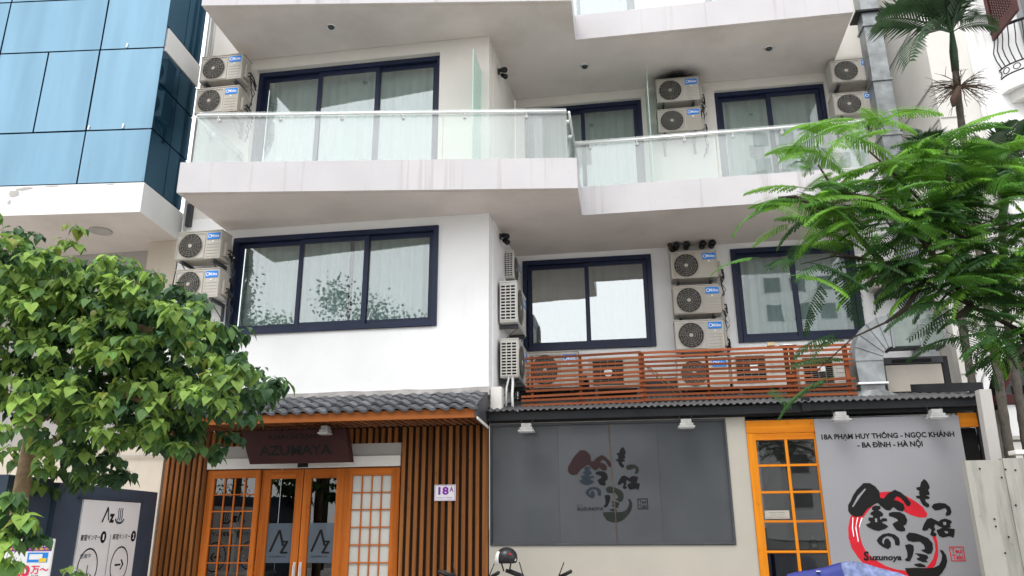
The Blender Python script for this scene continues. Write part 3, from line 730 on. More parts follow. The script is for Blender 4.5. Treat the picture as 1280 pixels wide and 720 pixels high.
# spotlights under the awning
def wall_lamp(label, x, y, z, w=.19, grp='louvred lamps under the dark eave'):
    o = thing('wall_lamp', label, 'lamp', (x, y, z), grp)
    b = MB()
    for k, (ww, hh) in enumerate(((w*.62,.045),(w*.8,.03),(w,.022))):
        zt = z-[0,.047,.079][k]; b.box(x-ww/2, x+ww/2, y-.06-k*.016, y+.06, zt-hh, zt)
    b.build('lamp_head', LAMPG, o, bev=.004)
    MB().box(x-w*.42, x+w*.42, y-.07, y+.04, z-.107, z-.1015).build('lamp_glass', STEEL, o)
    m = MB()
    for sx in (-1, 1): m.tube([(x+sx*w*.36,y+.03,z-.02),(x+sx*w*.36,y+.03,z+.06)], .006, 6)
    m.build('arm', BLACKM, o)
    return o
for x, lab in ((-1.255,'white louvred lamp at the far left of the dark eave, over the frosted window'),(.63,'white louvred lamp over the right part of the frosted window'),(2.35,'white louvred lamp over the left top corner of the restaurant banner'),(3.37,'white louvred lamp over the right top corner of the restaurant banner')):
    wall_lamp(lab, x, 9.22, 2.765 if x < 2 else 2.80)
wall_lamp('white louvred lamp above the maroon hotel sign', -3.68, 8.92, 2.765, .13, 'lamps under the tiled awning')
def round_spot(label, x, y, z):
    o = thing('spotlight', label, 'spotlight', (x, y, z), 'lamps under the tiled awning')
    MB().tube([(x,y,z),(x,y,z-.05)], .012, 8).build('stem', BLACKM, o)
    MB().lathe([(0,-.02),(.03,-.02),(.045,.0),(.045,.05),(.038,.05),(.03,.02),(0,.02)], (0,0,0), 'Z', 14).build('head', LAMPG, o, smooth=True)
    h = o.children[-1]; h.matrix_parent_inverse = Matrix.Identity(4); h.location = (0,0,-.08); h.rotation_euler = (rad(150), rad(15), 0)
round_spot('round white spotlight right of the maroon hotel sign', -3.17, 9.0, 2.79)
round_spot('round white spotlight left of the maroon hotel sign', -4.98, 9.0, 2.79)

# ================================================================== restaurant annex
an = thing('restaurant_building', 'cream single-storey restaurant front with frosted grey window, yellow door and black eave', 'restaurant', (1.1, 9.5, 0))
grid_wall(-1.745, 1.325, 0, 2.80, 9.4, 9.6, [(-1.725, 1.09, 1.375, 2.79)]).build('front_wall', CREAM, an)
wf = MB().frame(-1.735, 1.10, 1.367, 2.785, 9.388, 9.44, .022).build('window', DARKM, an, bev=.003)
wf['label'] = 'wide dark frosted window'
MB().box(-1.713, -.9, 9.42, 9.428, 1.389, 2.763).build('pane', FILM, wf)
MB().box(-.898, .29, 9.42, 9.428, 1.389, 2.763).build('pane', FILM2, wf)
MB().box(.292, 1.078, 9.42, 9.428, 1.389, 2.763).build('pane', FILM, wf)
MB().box(-1.7, 1.07, 9.445, 9.45, 1.38, 2.77).build('window_backing', BACKBLK, wf)
RING = [(2.972, 1.876), (3.058, 1.821), (3.131, 1.756), (3.166, 1.681), (3.145, 1.645), (3.072, 1.645), (2.993, 1.672), (2.936, 1.705), (2.868, 1.813), (2.792, 1.867), (2.705, 1.852), (2.585, 1.751), (2.504, 1.666), (2.459, 1.602), (2.431, 1.539), (2.43, 1.454), (2.443, 1.37), (2.47, 1.296), (2.542, 1.213), (2.656, 1.141), (2.764, 1.105), (2.855, 1.095), (2.967, 1.095), (3.074, 1.131), (3.148, 1.212), (3.189, 1.305), (3.192, 1.388), (3.179, 1.44), (3.217, 1.45), (3.222, 1.388), (3.216, 1.305), (3.204, 1.243), (3.164, 1.151), (3.087, 1.08), (2.979, 1.039), (2.845, 1.028), (2.692, 1.038), (2.577, 1.094), (2.448, 1.141), (2.378, 1.234), (2.327, 1.328), (2.309, 1.433), (2.318, 1.539), (2.353, 1.646), (2.426, 1.753), (2.535, 1.849), (2.638, 1.902), (2.715, 1.92), (2.821, 1.926), (2.904, 1.915)]
STROKES = [[(2.545, 2.021), (2.611, 2.02), (2.665, 1.983), (2.7, 1.928), (2.7, 1.858), (2.737, 1.852), (2.787, 1.905), (2.866, 1.944), (2.925, 1.914), (2.98, 1.86), (3.013, 1.8), (2.998, 1.768), (2.966, 1.769), (2.938, 1.822), (2.907, 1.861), (2.871, 1.872), (2.84, 1.834), (2.885, 1.823), (2.933, 1.79), (2.941, 1.742), (2.916, 1.71), (2.865, 1.722), (2.823, 1.759), (2.781, 1.722), (2.74, 1.728), (2.693, 1.771), (2.666, 1.804), (2.622, 1.788), (2.586, 1.762), (2.546, 1.741), (2.483, 1.666), (2.413, 1.656), (2.363, 1.683), (2.342, 1.721), (2.35, 1.786), (2.382, 1.829), (2.411, 1.883), (2.462, 1.948), (2.511, 1.991)], [(2.636, 1.777), (2.683, 1.772), (2.69, 1.745), (2.66, 1.724), (2.685, 1.713), (2.708, 1.686), (2.699, 1.664), (2.666, 1.654), (2.667, 1.622), (2.696, 1.643), (2.737, 1.637), (2.739, 1.611), (2.691, 1.606), (2.683, 1.59), (2.718, 1.574), (2.741, 1.553), (2.701, 1.526), (2.635, 1.506), (2.584, 1.517), (2.525, 1.549), (2.508, 1.575), (2.552, 1.591), (2.564, 1.602), (2.541, 1.623), (2.55, 1.65), (2.592, 1.649), (2.599, 1.665), (2.57, 1.682), (2.578, 1.703), (2.612, 1.719), (2.593, 1.735), (2.602, 1.762)], [(2.767, 1.696), (2.811, 1.708), (2.884, 1.705), (2.931, 1.673), (2.949, 1.62), (2.932, 1.578), (2.898, 1.557), (2.914, 1.525), (2.906, 1.504), (2.863, 1.499), (2.819, 1.515), (2.798, 1.552), (2.787, 1.579), (2.821, 1.6), (2.849, 1.61), (2.846, 1.631), (2.803, 1.653), (2.762, 1.664)], [(2.626, 1.442), (2.672, 1.474), (2.736, 1.484), (2.796, 1.468), (2.833, 1.431), (2.837, 1.389), (2.826, 1.353), (2.785, 1.358), (2.783, 1.41), (2.761, 1.442), (2.711, 1.453), (2.665, 1.427), (2.652, 1.39), (2.667, 1.364), (2.674, 1.4), (2.697, 1.426), (2.723, 1.426), (2.743, 1.384), (2.736, 1.337), (2.702, 1.317), (2.653, 1.338), (2.616, 1.369), (2.598, 1.406)], [(2.908, 1.452), (2.945, 1.488), (3.006, 1.482), (3.065, 1.461), (3.132, 1.43), (3.17, 1.377), (3.165, 1.315), (3.143, 1.274), (3.106, 1.264), (3.059, 1.29), (3.04, 1.305), (3.083, 1.316), (3.079, 1.357), (3.044, 1.394), (2.971, 1.389), (2.922, 1.404)], [(2.884, 1.358), (2.937, 1.37), (2.971, 1.352), (2.969, 1.306), (2.944, 1.244), (2.91, 1.192), (2.874, 1.192), (2.861, 1.208), (2.891, 1.233), (2.896, 1.285), (2.889, 1.326)], [(2.974, 1.274), (3.035, 1.269), (3.094, 1.254), (3.105, 1.228), (3.075, 1.202), (3.093, 1.182), (3.042, 1.182), (2.994, 1.202), (2.981, 1.218), (3.019, 1.233), (2.997, 1.254)], [(2.947, 1.161), (3.009, 1.172), (3.057, 1.151), (3.064, 1.131), (2.993, 1.131), (2.954, 1.146)], [(2.848, 1.12), (2.951, 1.125), (3.063, 1.12), (3.145, 1.126), (3.2, 1.151), (3.233, 1.202), (3.247, 1.253), (3.23, 1.31), (3.264, 1.3), (3.287, 1.253), (3.289, 1.192), (3.262, 1.131), (3.218, 1.075), (3.158, 1.019), (3.071, 0.978), (2.979, 0.978), (2.903, 1.008), (2.861, 1.069)], [(3.189, 2.057), (3.216, 2.029), (3.231, 1.991), (3.234, 1.959), (3.211, 1.932), (3.223, 1.91), (3.219, 1.884), (3.182, 1.879), (3.216, 1.862), (3.212, 1.843), (3.165, 1.836), (3.171, 1.809), (3.199, 1.787), (3.199, 1.761), (3.172, 1.75), (3.135, 1.777), (3.115, 1.82), (3.113, 1.842), (3.078, 1.853), (3.077, 1.875), (3.119, 1.879), (3.112, 1.901), (3.121, 1.928), (3.093, 1.944), (3.096, 1.966), (3.133, 1.971), (3.151, 2.019)], [(3.219, 1.755), (3.245, 1.787), (3.304, 1.799), (3.365, 1.791), (3.41, 1.753), (3.417, 1.7), (3.396, 1.669), (3.353, 1.659), (3.352, 1.68), (3.373, 1.717), (3.357, 1.743), (3.292, 1.723), (3.25, 1.718)], [(3.084, 1.519), (3.114, 1.576), (3.153, 1.629), (3.196, 1.641), (3.239, 1.617), (3.267, 1.601), (3.296, 1.622), (3.339, 1.632), (3.388, 1.616), (3.405, 1.595), (3.381, 1.574), (3.38, 1.538), (3.343, 1.533), (3.418, 1.522), (3.411, 1.48), (3.393, 1.433), (3.35, 1.449), (3.286, 1.434), (3.248, 1.45), (3.234, 1.492), (3.232, 1.512), (3.265, 1.523), (3.293, 1.538), (3.259, 1.554), (3.232, 1.575), (3.212, 1.549), (3.223, 1.518), (3.198, 1.492), (3.226, 1.476), (3.217, 1.45), (3.185, 1.445), (3.158, 1.466), (3.172, 1.492), (3.182, 1.518), (3.158, 1.534), (3.14, 1.513), (3.102, 1.505)]]
GAPS = [[(2.55, 1.96), (2.562, 1.955), (2.483, 1.866), (2.4, 1.762), (2.389, 1.768), (2.464, 1.882)], [(2.611, 1.638), (2.633, 1.641), (2.632, 1.601), (2.611, 1.599)], [(3.312, 1.596), (3.343, 1.596), (3.338, 1.564), (3.312, 1.564)], [(3.312, 1.502), (3.347, 1.496), (3.339, 1.475), (3.314, 1.481)], [(2.378, 1.651), (2.387, 1.651), (2.368, 1.539), (2.37, 1.454), (2.361, 1.444), (2.357, 1.539)], [(2.428, 1.654), (2.439, 1.651), (2.405, 1.56), (2.41, 1.401), (2.401, 1.391), (2.393, 1.539)], [(2.47, 1.645), (2.488, 1.65), (2.452, 1.581), (2.437, 1.539), (2.434, 1.56)]]
# small version of the brush logo cut out of the window film: the dark room shows through
def gmap(p):
    return (-.789+(p[0]-2.342)*(.058+.789)/(3.418-2.342), 1.619+(p[1]-.978)*(2.486-1.619)/(2.057-.978))
CUTS = [frosted('clear_cut_green', (.013, .018, .014), .2, .3, 0), frosted('clear_cut_dark', (.006, .006, .007), .2, .3, 0), frosted('clear_cut_blue', (.018, .024, .034), .2, .3, 0), frosted('clear_cut_red', (.024, .011, .012), .2, .3, 0)]
for i, s in enumerate(STROKES):
    MB().flat([gmap(p) for p in s], 9.4175).build('logo_character', CUTS[(3, 2, 1, 2, 0, 1, 0, 0, 0, 1, 0, 1)[i % 12]], wf)
text('ｽｽﾞﾉﾔ', 'lettering', INKK, wf, (-.69, 9.4185, 1.80), w=.06, h=.03)
text('SUZUNOYA', 'lettering', INKK, wf, (-.69, 9.4185, 1.755), w=.31, h=.036, bold=.03)
MB().frame(.02, .14, 1.764, 1.885, 9.4165, 9.419, .009).build('seal_mark', INKK, wf)
text('Teui', 'lettering', INKK, wf, (.037, 9.4185, 1.828), w=.085, h=.038, bold=.02)
text('Teki', 'lettering', INKK, wf, (.037, 9.4185, 1.778), w=.085, h=.038, bold=.02)
MB().obox((-.285,9.4155,2.76), (.012,0,0), (0,.002,0), (.045,0,-1.38)).build('tape_strip', TWIG, wf)

# yellow glazed door
dr = MB()
dr.box(1.327, 1.425, 9.385, 9.45, 0, 2.60); dr.box(2.075, 2.13, 9.395, 9.45, 0, 2.60)
d = dr.build('door', WYEL, an, bev=.004)
MB().box(1.327, 2.13, 9.383, 9.45, 2.602, 2.752).build('door_lintel', WYELX, an, bev=.004)
MB().box(1.425, 2.075, 9.388, 9.448, 2.525, 2.60).build('top_rail', WYELX, d)
rows_z = [.35, .66, .97, 1.29, 1.615, 1.935, 2.235, 2.525]
for j in range(7):
    z0, z1 = rows_z[j], rows_z[j+1]
    MB().box(1.425, 2.075, 9.392, 9.44, z0-.013, z0+.013).build('muntin', WYELX, d)
    for x0, x1 in ((1.428, 1.745), (1.775, 2.074)):
        MB().box(x0, x1, 9.422, 9.428, z0+.013, z1-.013).build('pane', DARKGLASS, d)
MB().box(1.745, 1.775, 9.39, 9.438, .36, 2.525).build('stile', WYEL, d)
MB().box(1.425, 2.075, 9.388, 9.45, 0, .335).build('bottom_panel', WYELX, d)
st = MB().box(1.445, 1.715, 9.4145, 9.4205, 1.645, 1.735).build('door_notice', PAPER, d)
MB().box(1.445, 1.715, 9.4135, 9.4144, 1.645, 1.735).build('notice_face', CREAM, d)
text('PHẠM HUY THÔNG', 'lettering', INKK, d, (1.58, 9.413, 1.705), w=.17, h=.014, align='C')
text('BA ÐÌNH - HÀ NỘI', 'lettering', INKK, d, (1.58, 9.413, 1.68), w=.15, h=.012, align='C')
text('NGỌC KHÁNH', 'lettering', INKK, d, (1.58, 9.413, 1.657), w=.22, h=.010, align='C')
MB().box(1.30, 3.9, 12.0, 12.02, 0, 2.7).build('room_back', BACKBLK, an)
MB().box(1.30, 1.325, 9.62, 12.0, 0, 2.7).build('room_side', BACKBLK, an)
MB().box(1.30, 3.9, 9.6, 12.0, 2.70, 2.72).build('room_ceiling', BACKBLK, an)
# right end: yellow beam stub, dark opening, black post
MB().box(3.665, 3.868, 9.40, 9.46, 2.62, 2.78).build('beam_stub', WYELX, an, bev=.004)
MB().box(3.62, 3.87, 9.50, 9.52, 0, 2.62).build('dark_opening', BACKBLK, an)
MB().box(3.872, 3.95, 9.37, 9.46, 0, 2.82).build('corner_post', DARKM, an, bev=.005)
MB().box(2.10, 3.66, 9.46, 9.50, 0, 2.75).build('front_panel', DKWALL, an)
# black eave beam and corrugated roof
MB().box(-1.745, 2.02, 9.30, 9.397, 2.822, 2.925).build('eave_beam', BLACKM, an, bev=.006)
MB().box(2.022, 3.95, 9.285, 9.397, 2.838, 2.945).build('eave_beam', BLACKM, an, bev=.006)
MB().box(1.96, 2.06, 9.27, 9.299, 2.83, 3.0).build('eave_bracket', BLACKM, an, bev=.006)
MB().box(-1.74, 3.95, 9.398, 9.62, 2.802, 2.90).build('wall_plate', BLACKM, an)
rf = MB(); nx = 400
for i in range(nx+1):
    x = -1.80+5.78*i/nx; z = .012*math.sin(2*PI*x/.076)
    rf.v += [(x, 9.24, 2.945+z), (x, 11.19, 3.375+z), (x, 9.24, 2.935+z)]
for i in range(nx):
    a, b = 3*i, 3*i+3
    rf.f += [(a,b,b+1,a+1), (a+2,b+2,b,a)]; rf.mi += [0, 0]
rf.build('corrugated_roof', CORR, an, smooth=True)
MB().obox((3.42,10.0,3.12), (.55,-.62,-.10), (.03,.03,0), (0,0,.10)).build('roof_upstand', BLACKM, an)
MB().obox((2.75,11.10,3.37), (1.2,0,0), (0,.03,0), (0,0,.1)).build('roof_upstand', BLACKM, an)

# restaurant banner
bn = thing('restaurant_banner', 'grey-white restaurant banner with black brush characters over a red ring', 'banner', (2.88, 9.38, .45))
MB().box(2.095, 3.66, 9.372, 9.397, .42, 2.752).build('board', SIGNW, bn, bev=.003)
Yb = 9.3705
text('18A PHẠM HUY THÔNG - NGỌC KHÁNH', 'lettering', INKK, bn, (2.87, Yb+.0015, 2.495), w=1.43, h=.092, align='C', bold=.034)
text('- BA ÐÌNH - HÀ NỘI', 'lettering', INKK, bn, (2.885, Yb+.0015, 2.395), w=.70, h=.098, align='C', bold=.034)
MB().flat(RING, Yb).build('logo_ring', INKR, bn)
for s in STROKES: MB().flat(s, Yb-.0018).build('logo_character', INKK, bn)
for i, s in enumerate(GAPS): MB().flat(s, (Yb-.0036) if i < 4 else (Yb-.0012), .001).build('logo_gap', INKW if i > 3 else SIGNW, bn)
text('S', 'lettering', INKK, bn, (2.437, Yb-.0006, 1.195), w=.06, h=.10, bold=.05, shear=.15)
text('uzunoya', 'lettering', INKK, bn, (2.50, Yb-.0006, 1.182), w=.33, h=.062, bold=.035, shear=.15)
MB().frame(3.33, 3.475, 1.192, 1.341, Yb-.0015, Yb+.001, .008).build('seal_mark', INKR, bn)
text('Teui', 'lettering', INKR, bn, (3.348, Yb+.0015, 1.272), w=.11, h=.05, bold=.025)
text('Teki', 'lettering', INKR, bn, (3.348, Yb+.0015, 1.208), w=.11, h=.05, bold=.025)

# hand pump bottle standing behind the yellow door
pb = thing('pump_bottle', 'clear hand pump bottle with white pump standing behind the yellow door', 'bottle', (1.97, 9.6, 1.30))
MB().lathe([(0,1.30),(.045,1.30),(.047,1.39),(.03,1.415),(.016,1.425)], (1.97,9.58,0), n=14).build('body', GREYWALL, pb, smooth=True)
MB().lathe([(.02,1.42),(.02,1.445),(.008,1.45),(.008,1.485),(.022,1.49),(.022,1.505),(0,1.505)], (1.97,9.58,0), n=12).build('pump', INKW, pb, smooth=True)
MB().box(1.93, 1.972, 9.572, 9.588, 1.487, 1.50).build('nozzle', INKW, pb)
MB().box(1.945, 1.995, 9.528, 9.534, 1.33, 1.37).build('bottle_label', PAPER, pb)
sh = thing('side_table', 'dark table behind the yellow door carrying the pump bottle', 'table', (1.9, 9.75, 0))
MB().box(1.5, 2.3, 9.50, 10.0, 1.26, 1.298).build('table_top', WDOORX, sh)
for x in (1.53, 2.27): MB().box(x-.02, x+.02, 9.7, 9.74, 0, 1.26).build('leg', DARKM, sh)

# wooden slat screen on the restaurant roof
sc_ = thing('slat_screen', 'red-brown horizontal wooden slat screen on the restaurant roof', 'screen', (.7, 9.75, 3.03))
zs = [3.700-.0615*i for i in range(12)]
for sec, (x0, x1) in enumerate(((-1.33, .165), (.17, 2.72))):
    for i, z in enumerate(zs):
        a, b = x0, x1
        if i in (8, 9, 10, 11) and sec == 0: a = x0-.06
        if i == 11 and sec == 1: b = 1.55
        if i in (5, 6) and sec == 1: b = 2.02
        dz = random.uniform(-.006, .006); lift = .028 if sec == 0 else 0.0
        za, zb = z-lift*.9*(1 if sec == 0 else 0)+dz, z+random.uniform(-.005, .005)
        MB().obox((a, 9.735+random.uniform(-.003,.003), za-.014), (b-a, 0, zb-za), (0, .018, 0), (0, 0, .029)).build('slat', WRED, sc_)
        if i in (5, 6) and sec == 1: MB().obox((2.03, 9.736, zb-.014), (.30 if i == 5 else .2, 0, 0), (0, .018, 0), (0, 0, .028)).build('slat', WRED, sc_)
for x, wd, yy in ((-1.25,.03,9.757), (-.62,.035,9.757), (.165,.07,9.757), (.98,.03,9.757), (1.95,.05,9.757), (2.02,.05,9.757), (2.65,.05,9.757)):
    MB().box(x-wd/2, x+wd/2, yy, yy+.045, 3.02, 3.71).build('post', WREDZ, sc_)
wo = thing('wood_offcut', 'small yellowish wood block lying on top of the slat screen', 'wood block', (1.78, 9.76, 3.72))
MB().box(1.735, 1.83, 9.745, 9.80, 3.722, 3.765).build('block', BAMBOO, wo, bev=.005)
pl = thing('plastic_bag', 'crumpled white plastic bag lying on the screen top beside the wood block', 'plastic bag', (1.98, 9.79, 3.72))
b = MB()
for i in range(8):
    for j in range(3):
        pass
vs = []
for i in range(9):
    for j in range(4):
        vs.append((1.88+i*.026, 9.75+j*.035, 3.722+.03*math.sin(i/8*PI)*random.uniform(.3, 1)*(1 if 0 < j < 3 else .2)))
b.add(vs, [(i*4+j, (i+1)*4+j, (i+1)*4+j+1, i*4+j+1) for i in range(8) for j in range(3)])
b.build('bag', PAPER, pl)
for k, (a, c) in enumerate((((.20,9.80,3.55),(.62,10.1,3.16)), ((.25,9.82,3.53),(.72,10.12,3.17)))):
    o = thing('bamboo_pole', ('thin pale pole leaning behind the slat screen, the upper of two', 'thin pale pole leaning behind the slat screen, the lower of two')[1-k], 'pole', a, 'poles leaning behind the screen')
    MB().tube([a, c], .009, 8).build('pole', BAMBOO, o, smooth=True)
# white drain pipes below the side-mounted units
dp = thing('drain_pipe', 'white bent drain pipe beside the lowest side-mounted air conditioner', 'pipe', (-1.5, 9.6, 2.95))
MB().tube([(-1.52,9.86,3.46),(-1.50,9.75,3.36),(-1.50,9.68,3.2),(-1.49,9.66,2.98)], .018, 8).build('pipe', PVC, dp, smooth=True)
MB().tube([(-1.57,9.86,3.46),(-1.585,9.75,3.30),(-1.585,9.70,2.98)], .013, 8).build('pipe', PVC, dp, smooth=True)
MB().box(-1.74, -1.60, 9.45, 9.60, 2.93, 3.27).build('pipe_shroud', OFFWHITE, dp)

# ---- exhaust ducts
ex = thing('elbow_duct', 'silver segmented elbow duct rising from the restaurant roof', 'duct', (2.93, 9.95, 3.05))
fl = MB()
ang = [2*PI*i/14 for i in range(14)]
ring = [(2.92+.36*math.cos(a)*random.uniform(.85,1.1), 9.86+.22*math.sin(a)*random.uniform(.85,1.1)) for a in ang]
vs = [(x,y,3.10+(y-9.86)*.22-.03) for x, y in ring]+[(2.93+.20*math.cos(a),9.95+.20*math.sin(a),3.13) for a in ang]
fl.add(vs, [(i,(i+1)%14,14+(i+1)%14,14+i) for i in range(14)]); fl.build('flashing', GALV, ex)
MB().box(2.79, 3.07, 9.82, 10.10, 3.09, 3.22).build('base_collar', GALV, ex, bev=.006)
MB().box(2.755, 3.11, 9.785, 10.135, 3.205, 3.23).build('flange', STEEL, ex, bev=.004)
MB().add([(2.78,9.80,3.23),(3.085,9.80,3.23),(3.085,10.11,3.23),(2.78,10.11,3.23),(2.765,9.80,3.50),(3.09,9.80,3.50),(3.09,10.11,3.50),(2.765,10.11,3.50)],[(0,1,5,4),(1,2,6,5),(2,3,7,6),(3,0,4,7)]).build('riser', GALV, ex)
cxx, czz = 3.22, 3.50
for k in range(5):
    a0, a1 = PI-k*PI/10, PI-(k+1)*PI/10
    q = lambda r, a: (cxx+r*math.cos(a), czz+1.24*r*math.sin(a))
    (ax, az), (bx, bz), (gx, gz), (hx, hz) = q(.455,a0), q(.455,a1), q(.13,a1), q(.13,a0)
    MB().add([(ax,9.80,az),(bx,9.80,bz),(gx,9.80,gz),(hx,9.80,hz),(ax,10.11,az),(bx,10.11,bz),(gx,10.11,gz),(hx,10.11,hz)],[(0,1,2,3),(7,6,5,4),(0,4,5,1),(3,2,6,7)]).build('elbow_segment', GALV, ex, bev=.003)
    s0, s1 = q(.46,a0), q(.125,a0)
    MB().tube([(s0[0],9.793,s0[1]),(s1[0],9.793,s1[1])], .005, 6).build('seam', GALV, ex)
MB().box(3.225, 3.86, 9.805, 10.105, 3.662, 4.063).build('horizontal_duct', GALVGREEN, ex, bev=.006)
for x in (3.225, 3.55, 3.83): MB().box(x, x+.022, 9.79, 10.12, 3.645, 4.08).build('flange', GALV, ex)
fx = thing('fan_box', 'pale metal fan box with a dark slot on the roof behind the elbow duct', 'fan box', (3.5, 10.2, 3.1))
MB().box(3.16, 3.82, 10.0, 10.4, 3.13, 3.47).build('casing', ACSIDE, fx, bev=.01)
MB().box(3.14, 3.84, 9.98, 10.42, 3.475, 3.56).build('lid', DARKM, fx, bev=.006)
MB().box(3.25, 3.70, 9.965, 9.979, 3.49, 3.53).build('slot', BACKBLK, fx)
MB().box(3.83, 3.90, 10.0, 10.06, 3.1, 3.56).build('support', BLACKM, fx)
vd = thing('vertical_duct', 'tall square galvanised duct climbing the right end of the hotel', 'duct', (3.92, 10.75, 3.6))
for z0, z1 in ((3.62,4.6),(4.63,6.0),(6.03,6.93),(6.96,7.83),(7.86,8.78),(8.81,11.2)):
    MB().box(3.795, 4.05, 10.6, 10.86, z0, z1).build('duct_section', GALV, vd, bev=.006)
for z in (4.615, 6.015, 6.945, 7.845, 8.795): MB().box(3.775, 4.07, 10.58, 10.88, z-.016, z+.016).build('flange', GALV, vd)
MB().box(3.70, 4.1, 10.55, 10.9, 9.02, 9.05).build('bracket', BLACKM, vd)

# ================================================================== blue glass tower on the left
R5 = rad(5.69); du = Vector((math.cos(R5), math.sin(R5), 0)); dn = Vector((-du.y, du.x, 0))
N0 = Vector((-6.225, 8.409, 0))
gb = thing('blue_glass_building', 'office building clad in blue mirror glass over a peeling white slab', 'building', (-8, 8.6, 5.5))
def onface(s, z, off=0): p = N0-du*s-dn*off; return Vector((p.x, p.y, z))
def gpane(s0, s1, z0, z1):
    g = .012; a = onface(s1-g, z0+g, .0); tl = random.uniform(-.004, .004)
    MB().obox(a, du*(s1-s0-2*g)+dn*tl, dn*.02, (0, random.uniform(-.004,.004), z1-z0-2*g)).build('pane', BLUEGLASS, gcl)
gcl = MB().obox(onface(8, 5.98, -.03), du*7.97, dn*.1, (0,0,6)).build('curtain_wall', NAVY, gb)
for z0, z1, cuts in ((5.985,6.78,(0,.93,2.40,3.85,5.3,7.9)), (6.78,8.06,(0,.93,1.68,2.40,3.85,5.3,7.9)), (8.06,8.93,(0,.93,2.40,3.85,5.3,7.9)), (8.93,10.3,(0,.93,2.40,3.85,5.3,7.9)), (10.3,11.9,(0,.93,2.40,3.85,5.3,7.9))):
    for a, b in zip(cuts, cuts[1:]): gpane(a, b, z0, z1)
for s, z in ((.42,6.80),(.90,6.79),(.55,8.08)):
    p = onface(s, z, .02); MB().obox(p, du*.015, dn*.04, (.006,0,.06)).build('hook', STEEL, gcl)
FAR = Vector((-6.30, 9.395, 0)); sd_ = FAR-N0
side = MB().obox(N0+Vector((-.03,.0,5.98)), sd_, Vector((-.3,0,0)), (0,0,6)).build('side_wall', NAVY, gb)
sdn = Vector((sd_.y, -sd_.x, 0)).normalized()
for z0, z1 in ((5.985,6.78),(6.78,7.50),(7.50,8.02),(8.42,9.9),(9.9,11.4)):
    for k in range(2):
        p = N0+sd_*(k*.5+.008)+sdn*.004
        MB().obox((p.x-.03,p.y,z0+.012), sd_*.484, sdn*.018, (0,0,z1-z0-.024)).build('pane', BLUEDARK, side)
p = N0+sd_*.04+sdn*.005
MB().obox((p.x-.03,p.y,8.035), sd_*.96, sdn*.03, (0,0,.37)).build('white_band', PEEL, side)
s0 = onface(8, 5.55, .02)
q = [N0-dn*.02+du*.012, FAR, FAR+Vector((-.001,.6,0)), FAR+Vector((-8,.6,0)), N0-du*8-dn*.02]
slab = MB(); slab.prism([(v.x, v.y) for v in q], 5.548, 5.972)
me = slab.mesh('floor_slab', [PEEL, SOFFIT])
for pp in me.polygons:
    if pp.normal.z < -.9: pp.material_index = 1
fs = link('floor_slab', me, gb)
pass                                                  # bare patches where the paint has come off
for cs, cz, ww, hh in ((1.75,5.86,.16,.13),(1.62,5.93,.24,.05),(1.80,5.74,.05,.08),(1.25,5.955,.3,.015),(2.6,5.95,.4,.03),(.45,5.955,.15,.012),(1.1,5.62,.03,.012),(.75,5.64,.025,.012)):
    n = 9; poly = []
    for i in range(n):
        a = 2*PI*i/n; k = random.uniform(.6, 1.15)
        poly.append(onface(cs+ww/2*math.cos(a)*k, min(5.968, cz+hh/2*math.sin(a)*k), .0225))
    MB().add(poly, [tuple(range(n))]).build('bare_patch', GREYWALL, fs)
MB().box(-10.5, -6.75, 9.75, 9.95, 0, 5.546).build('rear_wall', GREYWALL, gb)
gw = grid_wall(-6.748, -6.10, 0, 5.546, 9.42, 9.75, []).build('pier', BEIGE, gb)
MB().box(-10.5, -6.75, 9.40, 9.749, 0, 2.62).build('low_wall', BEIGE, gb)
MB().box(-7.6, -6.1, 9.385, 9.399, 2.50, 2.515).build('wall_joint', GREYWALL, gb)
vt = MB().box(-7.07, -6.70, 9.392, 9.399, 2.10, 2.285).build('vent_opening', BACKBLK, gb)
for i in range(7): x = -7.07+.37*i/6; MB().box(x-.006, x+.006, 9.375, 9.391, 2.10, 2.285).build('vent_bar', GREYWALL, vt)
for i in range(5): z = 2.10+.185*i/4; MB().box(-7.075, -6.695, 9.377, 9.3905, z-.005, z+.005).build('vent_bar', GREYWALL, vt)
MB().lathe([(0,5.54),(.13,5.54),(.15,5.53),(.15,5.547)], (-7.15,8.9,0), n=20).build('ceiling_disc', GREYWALL, gb, smooth=True)
cb = thing('loose_cable', 'thin dark cable hanging slack below the air conditioner beside the blue tower', 'cable', (-6.2, 9.2, 5.2))
MB().tube([(-6.09,9.15,5.25),(-6.13,9.2,5.0),(-6.22,9.3,4.8),(-6.30,9.36,4.5),(-6.32,9.38,4.2)], .008, 6).build('cable', BLACKM, cb, smooth=True)

# ================================================================== directory board and poster on the left
DA = rad(101); ds = Vector((math.cos(DA), math.sin(DA), 0)); dnn = Vector((ds.y, -ds.x, 0))   # runs towards the building; face looks to +X
B0 = Vector((-6.03, 9.28, 0))
def dpt(y, z, off=0): s = (y-9.28)/ds.y; p = B0+ds*s+dnn*off; return Vector((p.x, p.y, z))
db = thing('directory_board', 'blue-grey standing board with white Japanese direction panel, arrow and circles', 'sign board', tuple(dpt(8.2, 0)))
MB().obox(dpt(6.95,0), dpt(9.28,0)-dpt(6.95,0), dnn*-.12, (0,0,2.03)).build('frame_panel', BLUEGREY, db, bev=.006)
MB().obox(dpt(6.2,0,-.05), dpt(6.94,0)-dpt(6.2,0), dnn*-.12, (0,0,2.06)).build('frame_panel', BLUEGREY, db, bev=.006)
wb = MB().obox(dpt(7.43,.4,.018), dpt(8.78,0)-dpt(7.43,0), dnn*-.016, (0,0,1.485)).build('white_panel', PAPER, db)
MB().obox(dpt(7.33,1.895,.03), dpt(8.86,0)-dpt(7.33,0), dnn*-.029, (0,0,.015)).build('panel_rim', BLUEGREY, db)
